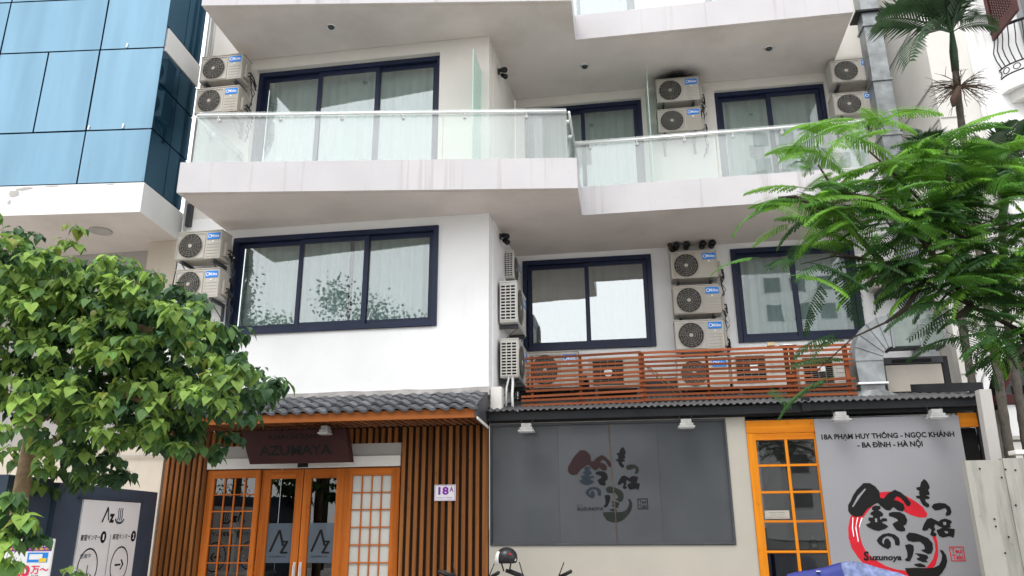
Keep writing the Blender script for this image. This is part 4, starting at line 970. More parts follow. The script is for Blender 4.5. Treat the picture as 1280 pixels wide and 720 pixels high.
def dflat(poly, name, m, off=.021, par=None):
    b_ = MB(); n = len(poly); b_.add([dpt(y, z, off) for y, z in poly], [tuple(range(n))]); return b_.build(name, m, par or wb)
def dtext(body, y, z, w, h, m, bold=0, name='lettering'): return text(body, name, m, wb, dpt(y, z, .0205), w=w, h=h, u=tuple(ds), bold=bold, t=.001)
dflat([(7.86,1.66),(7.89,1.66),(7.985,1.80),(7.985,1.82),(7.96,1.82)], 'letter_mark', INKK)
dflat([(7.965,1.82),(7.985,1.82),(8.03,1.68),(8.005,1.68)], 'letter_mark', INKK, .0215)
dtext('z', 8.03, 1.655, .12, .095, INKK, .05)
bl = []
for i in range(13): a = PI+PI*i/12; bl.append((8.28+.115*math.cos(a), 1.70+.06*math.sin(a)))
for i in range(13): a = 2*PI-PI*i/12; bl.append((8.28+.085*math.cos(a), 1.70+.035*math.sin(a)))
dflat(bl, 'hot_spring_mark', BLUEGREY)
for k in (-1, 0, 1):
    y0 = 8.28+k*.045
    dflat([(y0-.012,1.68),(y0+.008,1.68),(y0+.018,1.74),(y0+.006,1.78),(y0+.014,1.815),(y0-.002,1.815),(y0-.014,1.78),(y0,1.74)], 'steam_mark', BLUEGREY)
dtext('東望キンマー', 8.17, 1.475, .44, .06, INKK, .01); dtext('東望キンマー', 7.47, 1.475, .42, .06, INKK, .01)
def ell(cy, cz, ry, rz, k=28, a0=0): return [(cy+ry*math.cos(2*PI*i/k), cz+rz*math.sin(2*PI*i/k)) for i in range(k)]
for cy, nn in ((7.955,'1'),(8.69,'2')):
    dflat(ell(cy, 1.505, .065, .062), 'number_disc', INKK); t_ = text(nn, 'lettering', INKW, wb, dpt(cy-.018, 1.475, .0215), w=.034, h=.06, u=tuple(ds), bold=.04, t=.001)
for cy in (7.70, 8.42):
    b_ = MB(); o1, i1 = ell(cy, 1.20, .215, .20, 36), ell(cy, 1.20, .198, .184, 36)
    b_.add([dpt(*p, .021) for p in o1]+[dpt(*p, .021) for p in i1], [(i,(i+1)%36,36+(i+1)%36,36+i) for i in range(36)]); b_.build('circle_mark', INKK, wb)
dflat([(8.31,1.19),(8.45,1.19),(8.45,1.21),(8.31,1.21)], 'arrow_mark', INKK)
dflat([(8.44,1.255),(8.47,1.255),(8.525,1.20),(8.47,1.145),(8.44,1.145),(8.49,1.20)], 'arrow_mark', INKK, .0215)
dtext('営業中', 7.52, 1.30, .22, .045, BLUEGREY)
dtext('↓', 7.66, 1.06, .08, .17, INKK, .02)
dflat([(8.115,1.53),(8.122,1.53),(8.122,.5),(8.115,.5)], 'divider_line', INKK)

po = thing('rental_poster', 'white poster with purple band and large crimson 20万 price, among lower leaves', 'poster', (-5.1, 5.75, .5))
pu = Vector((.72, .12, 0)); P0 = Vector((-5.03, 5.70, 0))
def pp(a, z, off=0): q = P0+pu*a+Vector((pu.y,-pu.x,0))*off; return Vector((q.x,q.y,z))
pbd = MB().obox(pp(0,.5), pu*.60, Vector((-pu.y,pu.x,0))*.03, (0,0,1.02)).build('board', PAPER, po, bev=.004)
for a in (.06, .54): MB().obox(pp(a-.015,0,-.035), pu*.03, Vector((-pu.y,pu.x,0))*.03, (0,0,1.5)).build('leg', DARKM, po)
PZ = lambda z: 1.52-(1.485-z)*.62
def ptext(body, a, z, w, h, m, bold=0):
    z, h = PZ(z), h*.62
    return text(body, 'lettering', m, po, pp(a, z, .0015), w=w, h=h, u=tuple(pu), bold=bold)
def pbox(a0, a1, z0, z1, name, m, t=.0015):
    z0, z1 = PZ(z0), PZ(z1)
    return MB().obox(pp(a0,z0,t), pu*(a1-a0), Vector((-pu.y,pu.x,0))*.001, (0,0,z1-z0)).build(name, m, po)
ptext('イエニュース', .12, 1.41, .44, .05, INKK)
pbox(.02, .58, 1.335, 1.39, 'purple_band', PURPLE); ptext('東望キンマー 営業中', .06, 1.345, .5, .035, YELLOW, .01).location = Vector((pu.y,-pu.x,0))*.002
pbox(.34, .56, 1.20, 1.32, 'picture_print', BLUEST)
pbox(.36, .50, 1.235, 1.30, 'picture_print', PAPER, .003); pbox(.47, .55, 1.205, 1.25, 'picture_print', YELLOW, .0045)
ptext('20', .20, 1.03, .19, .14, PINKRED, .05); ptext('万～', .40, 1.06, .19, .10, PINKRED, .02)
ptext('賃貸', .05, 1.12, .10, .04, PINKRED); ptext('月額', .41, 1.03, .08, .02, INKK)

# ================================================================== right-hand house
rb = thing('arched_white_house', 'white stuccoed house with arched entrance, curved balcony and maroon shutter', 'house', (6, 10.8, 0))
MB().prism([(4.611,10.6),(9.5,10.6),(9.5,18),(4.611,18)], 3.9, 12).build('upper_block', OFFWHITE, rb)
for z in (5.35, 7.14, 7.72, 8.9, 9.5, 10.3):
    MB().box(4.600, 4.6105, 10.62, 17.9, z-.012, z+.012).build('groove', GREYWALL, rb)
    MB().box(4.62, 4.95, 10.590, 10.5995, z-.006, z+.006).build('groove', GREYWALL, rb)
MB().box(5.16, 5.40, 10.55, 10.599, 3.9, 12).build('pilaster', WHITE, rb, bev=.015)
MB().box(5.21, 5.27, 10.51, 10.549, 3.9, 12).build('pilaster_bead', WHITE, rb, bev=.015)
MB().box(5.402, 9.5, 10.57, 10.599, 3.9, 12).build('bay_wall', WHITE, rb)
# front wall with a broad arch
cx, cz, rx, rz = 5.85, 3.0, 1.42, .98
def arc(rx_, rz_, n=20, a0=0, a1=PI): return [(cx-rx_*math.cos(a0+(a1-a0)*i/n), cz+rz_*math.sin(a0+(a1-a0)*i/n)) for i in range(n+1)]
inner = arc(rx, rz); w_ = MB()
pts = [(4.2, 0), (cx-rx, 0)]+inner+[(cx+rx, 0), (9.5, 0), (9.5, 4.4), (4.2, 4.4)]
aw_ = MB(); n = len(inner)
vs = [(x,10.45,z) for x, z in inner]+[(x,10.45,4.4) for x, z in inner]+[(x,10.6,z) for x, z in inner]
aw_.add(vs, [(i,i+1,n+i+1,n+i) for i in range(n-1)]+[(i+1,i,2*n+i,2*n+i+1) for i in range(n-1)])
aw_.box(4.2, cx-rx, 10.45, 10.6, 0, 4.4); aw_.box(cx+rx, 9.5, 10.45, 10.6, 0, 4.4)
aw_.build('arch_wall', OFFWHITE, rb)
MB().box(4.2, 9.5, 10.40, 10.60, 4.402, 4.52).build('string_course', WHITE, rb, bev=.02)
MB().box(4.205, 4.42, 10.438, 10.4495, 3.40, 3.41).build('groove', GREYWALL, rb)
def archband(r0, r1, y0, y1, name):
    a, b = arc(rx+r0, rz+r0), arc(rx+r1, rz+r1); m = MB(); n = len(a)
    m.add([(x,y0,z) for x, z in a]+[(x,y0,z) for x, z in b]+[(x,y1,z) for x, z in a]+[(x,y1,z) for x, z in b],
          [(i,i+1,n+i+1,n+i) for i in range(n-1)]+[(n+i,n+i+1,3*n+i+1,3*n+i) for i in range(n-1)]+[(i+1,i,2*n+i,2*n+i+1) for i in range(n-1)])
    m.box(cx-rx-r1, cx-rx-r0, y0, y1, 2.2, cz)
    return m.build(name, WHITE, rb)
archband(.0, .07, 10.36, 10.45, 'arch_moulding'); archband(.09, .15, 10.40, 10.45, 'arch_moulding')
MB().box(4.3, 7.6, 11.2, 11.24, 0, 4.0).build('porch_back', OFFWHITE, rb)
archi = arc(rx-.22, rz-.2); m = MB(); n = len(archi); a2 = arc(rx-.28, rz-.26)
m.add([(x,10.58,z) for x, z in archi]+[(x,10.58,z) for x, z in a2]+[(x,10.64,z) for x, z in archi]+[(x,10.64,z) for x, z in a2], [(i,i+1,n+i+1,n+i) for i in range(n-1)]+[(2*n+i,i,n+i,3*n+i) for i in range(0)]+[(i+1,i,2*n+i,2*n+i+1) for i in range(n-1)]+[(n+i,n+i+1,3*n+i+1,3*n+i) for i in range(n-1)])
m.build('fanlight_frame', MAROONP, rb)
m = MB(); m.add([(x,10.62,z) for x, z in archi], [tuple(range(n))]); m.build('fanlight_pane', DARKGLASS, rb)
m = MB(); m.add([(x,10.95,z) for x, z in inner], [tuple(range(n))]); m.build('fanlight_back', BACKBLK, rb)
MB().box(4.60, 7.1, 10.54, 10.66, 3.02, 3.14).build('transom_beam', MAROONP, rb, bev=.006)
for i in range(8): MB().box(4.66+i*.29, 4.66+i*.29+.285, 10.58, 10.62, 2.62, 3.015).build('garage_panel', PAPER, rb, bev=.004)
MB().box(4.60, 7.1, 10.55, 10.64, 2.575, 2.615).build('garage_rail', GREYWALL, rb)
for i in range(22): MB().obox((4.62, 10.60, .2+i*.107), (2.4,0,0), (0,.012,.0), (0,-.02,.10)).build('shutter_slat', OFFWHITE, rb)
# curved balcony, iron rail, maroon shutters (upper right)
by, bcx, bcz = 10.57, 6.75, 7.62
slabp = []
for i in range(15):
    a = PI+PI*i/14; slabp.append((bcx+1.28*math.cos(a), by+.55*math.sin(a)))
MB().prism(slabp, 7.42, 7.62).build('balcony_slab', WHITE, rb)
slabq = [(bcx+1.18*math.cos(PI+PI*i/14), by+.46*math.sin(PI+PI*i/14)) for i in range(15)]
MB().prism(slabq, 7.26, 7.418).build('balcony_moulding', OFFWHITE, rb)
slabr = [(bcx+1.02*math.cos(PI+PI*i/14), by+.36*math.sin(PI+PI*i/14)) for i in range(15)]
MB().prism(slabr, 7.12, 7.258).build('balcony_moulding', OFFWHITE, rb)
ir = thing('iron_balustrade', 'black wrought iron balustrade on the curved balcony below maroon shutters', 'balustrade', (6.4, 10.2, 7.62))
rail = lambda z, k=1.0: [(bcx+1.24*k*math.cos(PI+PI*i/28), by+.51*k*math.sin(PI+PI*i/28), z) for i in range(29)]
MB().tube(rail(8.42), .022, 8).build('top_rail', IRON, ir, smooth=True)
MB().tube(rail(7.80), .012, 6).build('lower_rail', IRON, ir, smooth=True); MB().tube(rail(7.66), .012, 6).build('lower_rail', IRON, ir, smooth=True)
for i in range(1, 28):
    a = PI+PI*i/28; ca, sa = math.cos(a), math.sin(a)
    MB().tube([(bcx+(1.24+k)*ca, by+(.51+k)*sa, z) for k, z in ((0,7.80),(.05,7.93),(.07,8.05),(.03,8.2),(.0,8.42))], .008, 5).build('baluster', IRON, ir, smooth=True)
for i in range(0, 29, 2):
    a = PI+PI*i/28; c_ = Vector((bcx+1.24*math.cos(a), by+.51*math.sin(a), 7.73)); t_ = Vector((-1.24*math.sin(a), .51*math.cos(a), 0)).normalized()
    MB().tube([c_+t_*.045*math.cos(2*PI*k/10)+Vector((0,0,.045*math.sin(2*PI*k/10))) for k in range(11)], .007, 5, cap=False).build('ring', IRON, ir)
for x0, x1, ya, yb, lab in ((5.50, 5.52, 10.56, 9.86, 'open'), (6.0, 6.5, 10.54, 10.54, 'shut')):
    s_ = MB(); u_ = Vector((x1-x0, yb-ya, 0)); pn = Vector((-u_.y, u_.x, 0)).normalized()
    def sb(a0, a1, z0, z1, y=0, th=.04): 
        p = Vector((x0, ya, 0))+u_*a0+pn*y; return MB().obox((p.x, p.y, z0), u_*(a1-a0), pn*th, (0,0,z1-z0))
    sh_ = sb(0, .12, 8.30, 10.6).build('shutter', MAROONP, rb)
    sb(.88, 1, 8.30, 10.6).build('shutter_stile', MAROONP, sh_); sb(.12, .88, 8.30, 8.44).build('shutter_rail', MAROONP, sh_); sb(.12, .88, 9.5, 9.62).build('shutter_rail', MAROONP, sh_)
    if lab == 'open':
        k = 0
        for i in range(10):
            p0 = Vector((x0, ya, 8.44))+u_*(.12+.076*i)+pn*.018
            MB().obox(p0, u_*.030, pn*.006, (0,0,1.06)).build('lattice_bar', MAROONP, sh_)
        for i in range(24):
            p0 = Vector((x0, ya, 8.45+i*.044))+u_*.12+pn*.010; MB().obox(p0, u_*.76, pn*.006, (0,0,.018)).build('lattice_bar', MAROONP, sh_)
        sb(.12, .88, 8.44, 9.5, .03, .004).build('lattice_backing', OFFWHITE, sh_)
    else:
        for i in range(5): sb(.15+.15*i, .15+.15*i+.11, 8.44, 9.5, .005, .02).build('shutter_board', MAROONP, sh_)
MB().box(5.9, 7.6, 10.52, 10.56, 7.62, 10.7).build('balcony_window', DARKGLASS, rb)
# alley between the two buildings
al = thing('alley_wall', 'dark narrow alley wall between the hotel duct and the white house', 'wall', (4.3, 12.2, 0))
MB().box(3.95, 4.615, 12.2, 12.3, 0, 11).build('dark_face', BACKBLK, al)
MB().box(3.95, 4.61, 11.3, 12.19, 6.95, 7.12).build('ledge', OFFWHITE, al, bev=.02)
MB().box(3.96, 4.61, 11.25, 11.45, 0, 6.6).build('pale_infill', OFFWHITE, al)

# low whitewashed boundary wall and gate post on the right
bw = thing('boundary_wall', 'stained whitewashed boarded wall at the lower right corner', 'wall', (3.9, 8.6, 0))
xs_ = [3.345, 3.70, 4.10, 4.95]
for i in range(3):
    top = (2.195, 2.21, 2.24)[i]
    MB().obox((xs_[i]+.002, 8.60+random.uniform(-.006,.006), 0), (xs_[i+1]-xs_[i]-.003,0,0), (0,.09,0), (0,0,top)).build('plank', CONCRETE, bw)
for x, z in ((3.52,1.62),(3.52,1.55),(3.47,2.11),(3.66,2.02),(3.71,2.10),(3.56,1.30),(3.74,1.75),(3.80,2.09),(3.62,1.45)):
    MB().lathe([(0,-.006),(.009,-.004),(.01,0)], (x,8.592,z), 'Y', 8).build('nail', BACKBLK, bw)
MB().box(3.83, 5.0, 8.58, 8.75, 2.245, 2.29).build('coping', OFFWHITE, bw, bev=.01)
gp = thing('gate_post', 'slim pale grey post rising behind the whitewashed wall, beside the black corner', 'post', (3.72, 9.0, 0))
MB().add([(3.70,9.0,0),(3.80,9.0,0),(3.80,9.12,0),(3.70,9.12,0),(3.775,9.0,2.98),(3.90,9.0,2.98),(3.90,9.12,2.98),(3.775,9.12,2.98)],[(3,2,1,0),(4,5,6,7),(0,1,5,4),(1,2,6,5),(2,3,7,6),(3,0,4,7)]).build('shaft', GREYWALL, gp, bev=.008)
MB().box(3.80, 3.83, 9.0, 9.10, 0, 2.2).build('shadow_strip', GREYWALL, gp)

# ================================================================== scooters, helmet, cover
def scooter(label, x, y, rz, paint):
    o = thing('scooter', label, 'scooter', (0,0,0), 'parked scooters')
    for yy, nm in ((-.62,'w'),(.62,'w')):
        wh = MB().lathe([(.20,-.04),(.245,-.045),(.265,-.02),(.265,.02),(.245,.045),(.20,.04)], (0,yy,.265), 'X', 24).build('wheel', RUBBER, o, smooth=True)
        MB().lathe([(.03,-.05),(.20,-.035),(.20,.035),(.03,.05)], (0,yy,.265), 'X', 18).build('rim', STEEL, wh, smooth=True)
    b = MB().profile([(-.75,.62),(-.62,.80),(.05,.74),(.10,.46),(.34,.36),(.30,.28),(-.30,.28),(-.45,.42)], -.15, .15).build('body', paint, o, bev=.05, smooth=True)
    MB().profile([(-.72,.80),(-.62,.85),(-.1,.86),(.12,.80),(.05,.75),(-.6,.79)], -.14, .14).build('seat', RUBBER, o, bev=.03, smooth=True)
    MB().profile([(.34,.36),(.42,.40),(.58,.92),(.52,1.02),(.44,.94),(.28,.42)], -.20, .20).build('leg_shield', paint, o, bev=.04, smooth=True)
    MB().tube([(0,.62,.27),(0,.53,.6),(0,.46,1.0)], .03, 10).build('fork', STEEL, o, smooth=True)
    MB().tube([(0,.62,.52),(0,.75,.50),(0,.86,.40)], [.06,.09,.05], 10).build('front_mudguard', paint, o, smooth=True)
    hb_ = MB().tube([(-.34,.36,1.13),(-.22,.42,1.08),(0,.47,1.03),(.22,.42,1.08),(.34,.36,1.13)], .014, 8).build('handlebar', BLACKM, o, smooth=True)
    for sx in (-1, 1):
        MB().tube([(sx*.22,.42,1.08),(sx*.36,.35,1.14)], .019, 10).build('grip', RUBBER, hb_, smooth=True)
        MB().tube([(sx*.20,.47,1.09),(sx*.34,.42,1.145)], .007, 6).build('brake_lever', DARKM, hb_, smooth=True)
        mr = MB().tube([(sx*.2,.44,1.09),(sx*.25,.47,1.22)], .006, 6).build('mirror', BLACKM, hb_, smooth=True)
    MB().lathe([(0,-.09),(.08,-.08),(.11,0),(.09,.07),(0,.09)], (0,.50,.955), 'Y', 16).build('head_cowl', paint, o, smooth=True)
    MB().lathe([(0,.105),(.05,.10),(.07,.085)], (0,.50,.955), 'Y', 14).build('headlight', PAPER, o, smooth=True)
    MB().box(-.06, .06, -.80, -.77, .66, .72).build('tail_light', INKR, o, bev=.01)
    o.location = (x, y, 0); o.rotation_euler = (0, 0, rz)
    return o
scooter('grey scooter with a black helmet on its handlebar, under the frosted window', -1.12, 8.08, rad(-12), GREYP)
scooter('bright blue scooter parked in front of the slatted wall', -1.86, 7.88, rad(-18), BLUEP)
hm = thing('helmet', 'black open-face helmet with pale visor hanging on the scooter handlebar', 'helmet', (-1.40, 8.5, 1.22))
hc = Vector((-1.39, 8.5, 1.262))
prof = [(.118*math.sin(a), .112*math.cos(a)) for a in [PI*.62*i/14 for i in range(15)]]
MB().lathe(prof+[(.10,-.05),(.09,-.02)], hc, 'Z', 28).build('shell', GLOSSK, hm, smooth=True)
MB().lathe([(.124*math.sin(a), .118*math.cos(a)) for a in [PI*(.30+.38*i/8) for i in range(9)]], hc, 'Z', 14, rad(150), rad(235)).build('visor', PVC, hm, smooth=True)
for a in (rad(200), rad(330)):
    MB().lathe([(0,0),(.014,0),(.016,-.006)], hc+Vector((.112*math.cos(a), .112*math.sin(a)-.004, -.01)), 'Y', 12).build('visor_screw', STEEL, hm, smooth=True)
MB().flat([(hc.x+.02,hc.z+.05),(hc.x+.055,hc.z+.055),(hc.x+.07,hc.z+.035),(hc.x+.03,hc.z+.03)], hc.y-.098, .012).build('pink_decal', INKR, hm)
for dx in (-.05, .05): MB().tube([hc+Vector((dx,-.03,-.05)), hc+Vector((dx*.6,.0,-.13))], .008, 6).build('strap', BLACKM, hm)
# cover draped over a parked motorbike: rests on the ground, shaped by the bike under it
cv = thing('motorbike_cover', 'blue cover with shiny wrinkled plastic over a motorbike, before the restaurant banner', 'motorbike cover', (1.85, 7.6, 0))
def cover(x0, x1, m, name):
    b_ = MB(); nx, ny = 26, 22; rr = random.Random(5)
    for i in range(nx+1):
        u_ = i/nx; x = x0+(x1-x0)*u_
        for j in range(ny+1):
            v_ = -1+2*j/ny
            X = (x-1.80)/.52
            top = 1.19+.075*math.exp(-((x-1.86)/.22)**2)-.05*max(0, abs(X))**5
            fall = max(0, abs(v_)-.25)/.75
            z = top*(1-.92*fall**1.6)+.012*math.sin(9*v_+23*x)*fall+rr.uniform(-.006,.006)*(1 if m is TARP2 else .25)
            if X > 1: z *= max(.1, 1-(X-1)*6)
            b_.v.append((x, 7.6+.36*v_*(.6+.4*fall)+.02*math.sin(17*x)*fall, max(.02, z)))
    for i in range(nx):
        for j in range(ny):
            a = i*(ny+1)+j; b_.f.append((a, a+ny+1, a+ny+2, a+1)); b_.mi.append(0)
    return b_.build(name, m, cv, smooth=True)
cover(1.30, 1.77, TARP, 'cloth_part'); cover(1.765, 2.38, TARP2, 'plastic_part')
MB().box(1.545, 1.575, 7.50, 7.70, 1.186, 1.192).build('reflective_stripe', PAPER, cv)

# ================================================================== trees
def leaf_mesh(m, k=1.0, seed=0):
    """heart-shaped pointed leaf, folded along the midrib, hanging from its stalk at the origin along +X"""
    r = random.Random(seed); L_, W_ = .105*k, .046*k; b = MB()
    out = [(.0,.0),(-.12,.50),(.02,.92),(.25,1.08),(.50,.86),(.75,.42),(1.0,0)]
    fold, curl = r.uniform(.25,.5), r.uniform(.1,.3)
    zf = lambda t, wv: -curl*L_*t*t+fold*W_*abs(wv)*.8
    mid = [(t*L_, 0, zf(t,0)) for t in (0,.25,.5,.75,1.0)]
    for sgn in (-1, 1):
        side_ = [(t*L_, sgn*wv*W_, zf(t, wv)) for t, wv in out[1:-1]]
        vs = mid+side_
        b.add(vs, [(0,5,6,1),(6,7,1),(1,7,8,2),(2,8,9,3),(3,9,4)] if sgn > 0 else [(1,6,5,0),(1,7,6),(2,8,7,1),(3,9,8,2),(4,9,3)])
    b.tube([(-.05*k,0,.012*k),(0,0,0)], .0016, 4, cap=False)
    return b.mesh('leaf', m, smooth=False)
LPOLY = [(-5.88, 4.47), (-5.61, 4.41), (-5.44, 4.21), (-5.16, 4.05), (-4.91, 3.92), (-4.87, 4.17), (-4.69, 4.21), (-4.64, 3.96), (-4.43, 3.84), (-4.15, 3.83), (-3.87, 3.74), (-3.74, 3.6), (-3.72, 3.45), (-3.46, 3.49), (-3.39, 3.33), (-3.47, 3.17), (-3.26, 3.04), (-2.97, 3.02), (-2.88, 2.81), (-2.97, 2.61), (-3.08, 2.47), (-3.23, 2.42), (-3.51, 2.46), (-3.49, 2.26), (-3.58, 2.05), (-3.71, 2.14), (-3.82, 2.24), (-4.01, 2.25), (-4.11, 2.03), (-4.23, 2.19), (-4.33, 2.35), (-4.54, 2.42), (-4.56, 2.25), (-4.47, 2.02), (-4.58, 1.84), (-4.75, 1.99), (-4.89, 2.16), (-5.15, 2.54), (-5.67, 2.56), (-6.22, 4.26)]
def inside(x, z, P):
    c = False; n = len(P); j = n-1
    for i in range(n):
        if (P[i][1] > z) != (P[j][1] > z) and x < (P[j][0]-P[i][0])*(z-P[i][1])/(P[j][1]-P[i][1])+P[i][0]: c = not c
        j = i
    return c
lt = thing('broadleaf_tree', 'broad heart-leaved green tree with pale trunk at the left edge', 'tree', (-5.32, 6.25, 0))
tr = MB().tube([(-5.27,6.25,0),(-5.29,6.22,1.0),(-5.34,6.2,1.9),(-5.34,6.2,2.55),(-5.36,6.2,3.0)], [.085,.075,.066,.055,.04], 10).build('trunk', BARK, lt, smooth=True)
limbs = [[(-5.34,6.2,2.50),(-5.12,6.15,2.72),(-4.8,6.1,3.05),(-4.3,6.0,3.3)], [(-5.33,6.2,2.2),(-5.0,6.1,2.5),(-4.5,5.9,2.65),(-3.95,5.8,2.75)], [(-5.35,6.2,2.9),(-5.5,6.15,3.4),(-5.6,6.1,4.1)], [(-5.35,6.2,2.8),(-5.1,6.3,3.4),(-4.85,6.3,4.0)],
         [(-5.34,6.2,2.60),(-5.6,6.1,2.72),(-6.0,6.0,2.78)], [(-5.0,6.1,2.5),(-4.75,5.8,2.4)], [(-4.3,5.9,2.7),(-4.0,5.6,2.6)], [(-4.3,6.0,3.3),(-3.8,5.9,3.2)]]
for lb in limbs: MB().tube([(x, y+.22*min(i, 2), z) for i, (x, y, z) in enumerate(lb)], [.028*(1-i/len(lb))+.006 for i in range(len(lb))], 7).build('branch', BARK, lt, smooth=True)
rr = random.Random(11)
LM = {m.name: [leaf_mesh(m, 1, s) for s in range(4)] for m in (LEAFL, LEAFM, LEAFD, LEAFY)}
items = []                                              # (matrix, material name)
def whorl(c, n, young, size=1.0):
    twig = Vector((rr.uniform(-1,1), rr.uniform(-1.2,.3), rr.uniform(.2,.9))).normalized()
    base = rr.uniform(0, 2*PI)
    for i in range(n):
        a = base+i*2.4+rr.uniform(-.3,.3); lvl = i/n
        out_ = Vector((math.cos(a), math.sin(a), 0)).normalized()
        droop = rr.uniform(-1.5, -.35) if lvl < .75 else rr.uniform(-.9, .1)
        d = (out_+Vector((0,0,droop))).normalized()
        p = c+out_*rr.uniform(.02,.06)-twig*(1-lvl)*.14
        up = (Vector((0,0,1))+out_*.6+Vector((rr.uniform(-.3,.3),rr.uniform(-.5,.1),0)))
        yv = up.cross(d).normalized(); zv = d.cross(yv)
        M = Matrix((( d.x,yv.x,zv.x,p.x),(d.y,yv.y,zv.y,p.y),(d.z,yv.z,zv.z,p.z),(0,0,0,1)))
        s = size*rr.choice((.62,.8,.95,1.05,1.15,1.3))*rr.uniform(.9,1.1)*(.8 if lvl > .8 else 1)
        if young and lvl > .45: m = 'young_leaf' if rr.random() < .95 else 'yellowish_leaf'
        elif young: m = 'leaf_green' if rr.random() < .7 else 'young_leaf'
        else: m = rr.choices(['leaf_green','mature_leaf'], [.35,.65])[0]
        items.append((M @ Matrix.Scale(s, 4), m))
def fill(P, y0, y1, dens, size=1.0):
    xs_ = [p[0] for p in P]; zs_ = [p[1] for p in P]; placed = []; tries = 0
    while len(placed) < dens and tries < dens*60:
        tries += 1
        x, z = rr.uniform(min(xs_), max(xs_)), rr.uniform(min(zs_), max(zs_))
        if not inside(x, z, P) or not inside(x, z-.09, P) or not inside(x+.09, z, P) : continue
        y = rr.uniform(y0, y1)
        if any((x-a)**2+(z-b)**2+((y-c)*.55)**2 < .0034 for a, b, c in placed): continue
        placed.append((x, z, y))
        front = (y-y0)/(y1-y0)
        whorl(Vector((x, y, z)), rr.randint(9, 13), front < .45 and rr.random() < .8, size)
fill(LPOLY, 5.35, 6.6, 760, .82)
LOW = [(-5.12,1.80),(-4.9,1.88),(-4.70,1.86),(-4.52,1.62),(-4.55,1.36),(-4.72,1.22),(-5.1,1.2)]
fill([(x+.30, z) for x, z in LOW], 5.05, 5.4, 16); whorl(Vector((-4.32,5.6,1.32)), 8, True, .8); whorl(Vector((-4.42,5.6,1.22)), 6, True, .8)
fill([(-5.9,2.5),(-5.3,2.5),(-4.55,2.2),(-4.6,1.95),(-5.2,2.0),(-5.9,1.6)], 6.4, 6.9, 24)
items.sort(key=lambda t: t[0].translation.y)
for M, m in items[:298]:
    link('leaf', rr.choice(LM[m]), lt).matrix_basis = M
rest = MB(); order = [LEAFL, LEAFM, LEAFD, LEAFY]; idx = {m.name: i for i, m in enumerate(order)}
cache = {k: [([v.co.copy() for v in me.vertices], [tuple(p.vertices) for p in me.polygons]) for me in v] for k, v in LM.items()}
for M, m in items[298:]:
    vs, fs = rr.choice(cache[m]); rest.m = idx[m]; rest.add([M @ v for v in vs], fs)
fo = bpy.data.meshes.new('foliage'); fo.from_pydata(rest.v, [], rest.f)
for m in order: fo.materials.append(m)
fo.polygons.foreach_set('material_index', rest.mi); fo.update()
fol = link('foliage', fo, lt); fol['kind'] = 'stuff'

# ---- feathery tree on the right
def frond_mesh(m, seed, L_=.40):
    r = random.Random(seed); b = MB(); n = 20
    droop = r.uniform(.12, .38); bend = r.uniform(-.12, .12)
    pos = lambda t: Vector((t*L_, bend*L_*t*t, -droop*L_*t*t+.04*L_*math.sin(3*t)))
    b.tube([pos(i/5) for i in range(6)], [.0028,.0026,.0024,.002,.0016,.001], 4, cap=False)
    for i in range(n):
        t = .16+.84*i/(n-1); p = pos(t)
        ln = .092*math.sin(PI*(.20+.72*t))*r.uniform(.9,1.1)
        for sgn in (-1, 1):
            ang = rad(68-26*t)+r.uniform(-.08,.08)
            d = Vector((math.cos(ang), sgn*math.sin(ang), -.12-r.uniform(0,.12)))
            w_ = Vector((-d.y, d.x, 0)).normalized()*(.0068)
            tilt = Vector((0,0,.003*sgn))
            # pinna as a chain of little leaflet pairs: a serrated ribbon
            k = 4
            for q in range(k):
                a0, a1 = q/k, (q+.86)/k; ww = 1.0 if q < k-1 else .7
                A, B = p+d*ln*a0, p+d*ln*a1; s_ = Vector((0,0,-.018*a1))
                b.add([A+w_*.35*ww, A-w_*.35*ww, B-w_*ww+tilt+s_, B+w_*ww-tilt+s_], [(0,1,2,3)])
    return b.mesh('frond', m)
FM = {m.name: [frond_mesh(m, s) for s in range(5)] for m in (FRONDL, FRONDM, FRONDD)}
rt = thing('feathery_tree', 'feathery fern-leaved flame tree reaching in from the right', 'tree', (4.05, 5.6, 0))
MB().tube([(4.05,5.6,0),(4.0,5.6,1.2),(3.8,5.55,2.1),(3.45,5.5,2.5)], [.13,.11,.09,.07], 10).build('trunk', DBARK, rt, smooth=True)
RN = [(2.22, 5.5, 2.93), (1.81, 5.5, 3.36), (1.55, 5.5, 3.87), (1.43, 5.5, 4.34), (1.27, 5.5, 3.9), (0.97, 5.5, 3.84), (2.02, 5.5, 4.03), (2.37, 5.5, 4.2), (2.59, 5.5, 3.86), (2.65, 5.5, 3.31), (2.08, 5.5, 3.34), (2.36, 5.5, 3.15), (1.63, 5.5, 2.84), (1.8, 5.5, 2.55), (1.27, 5.5, 3.39), (1.28, 5.5, 2.57), (1.79, 5.5, 4.45), (2.13, 5.5, 3.71), (2.65, 5.5, 2.79)]
H0 = (3.45,5.5,2.5)
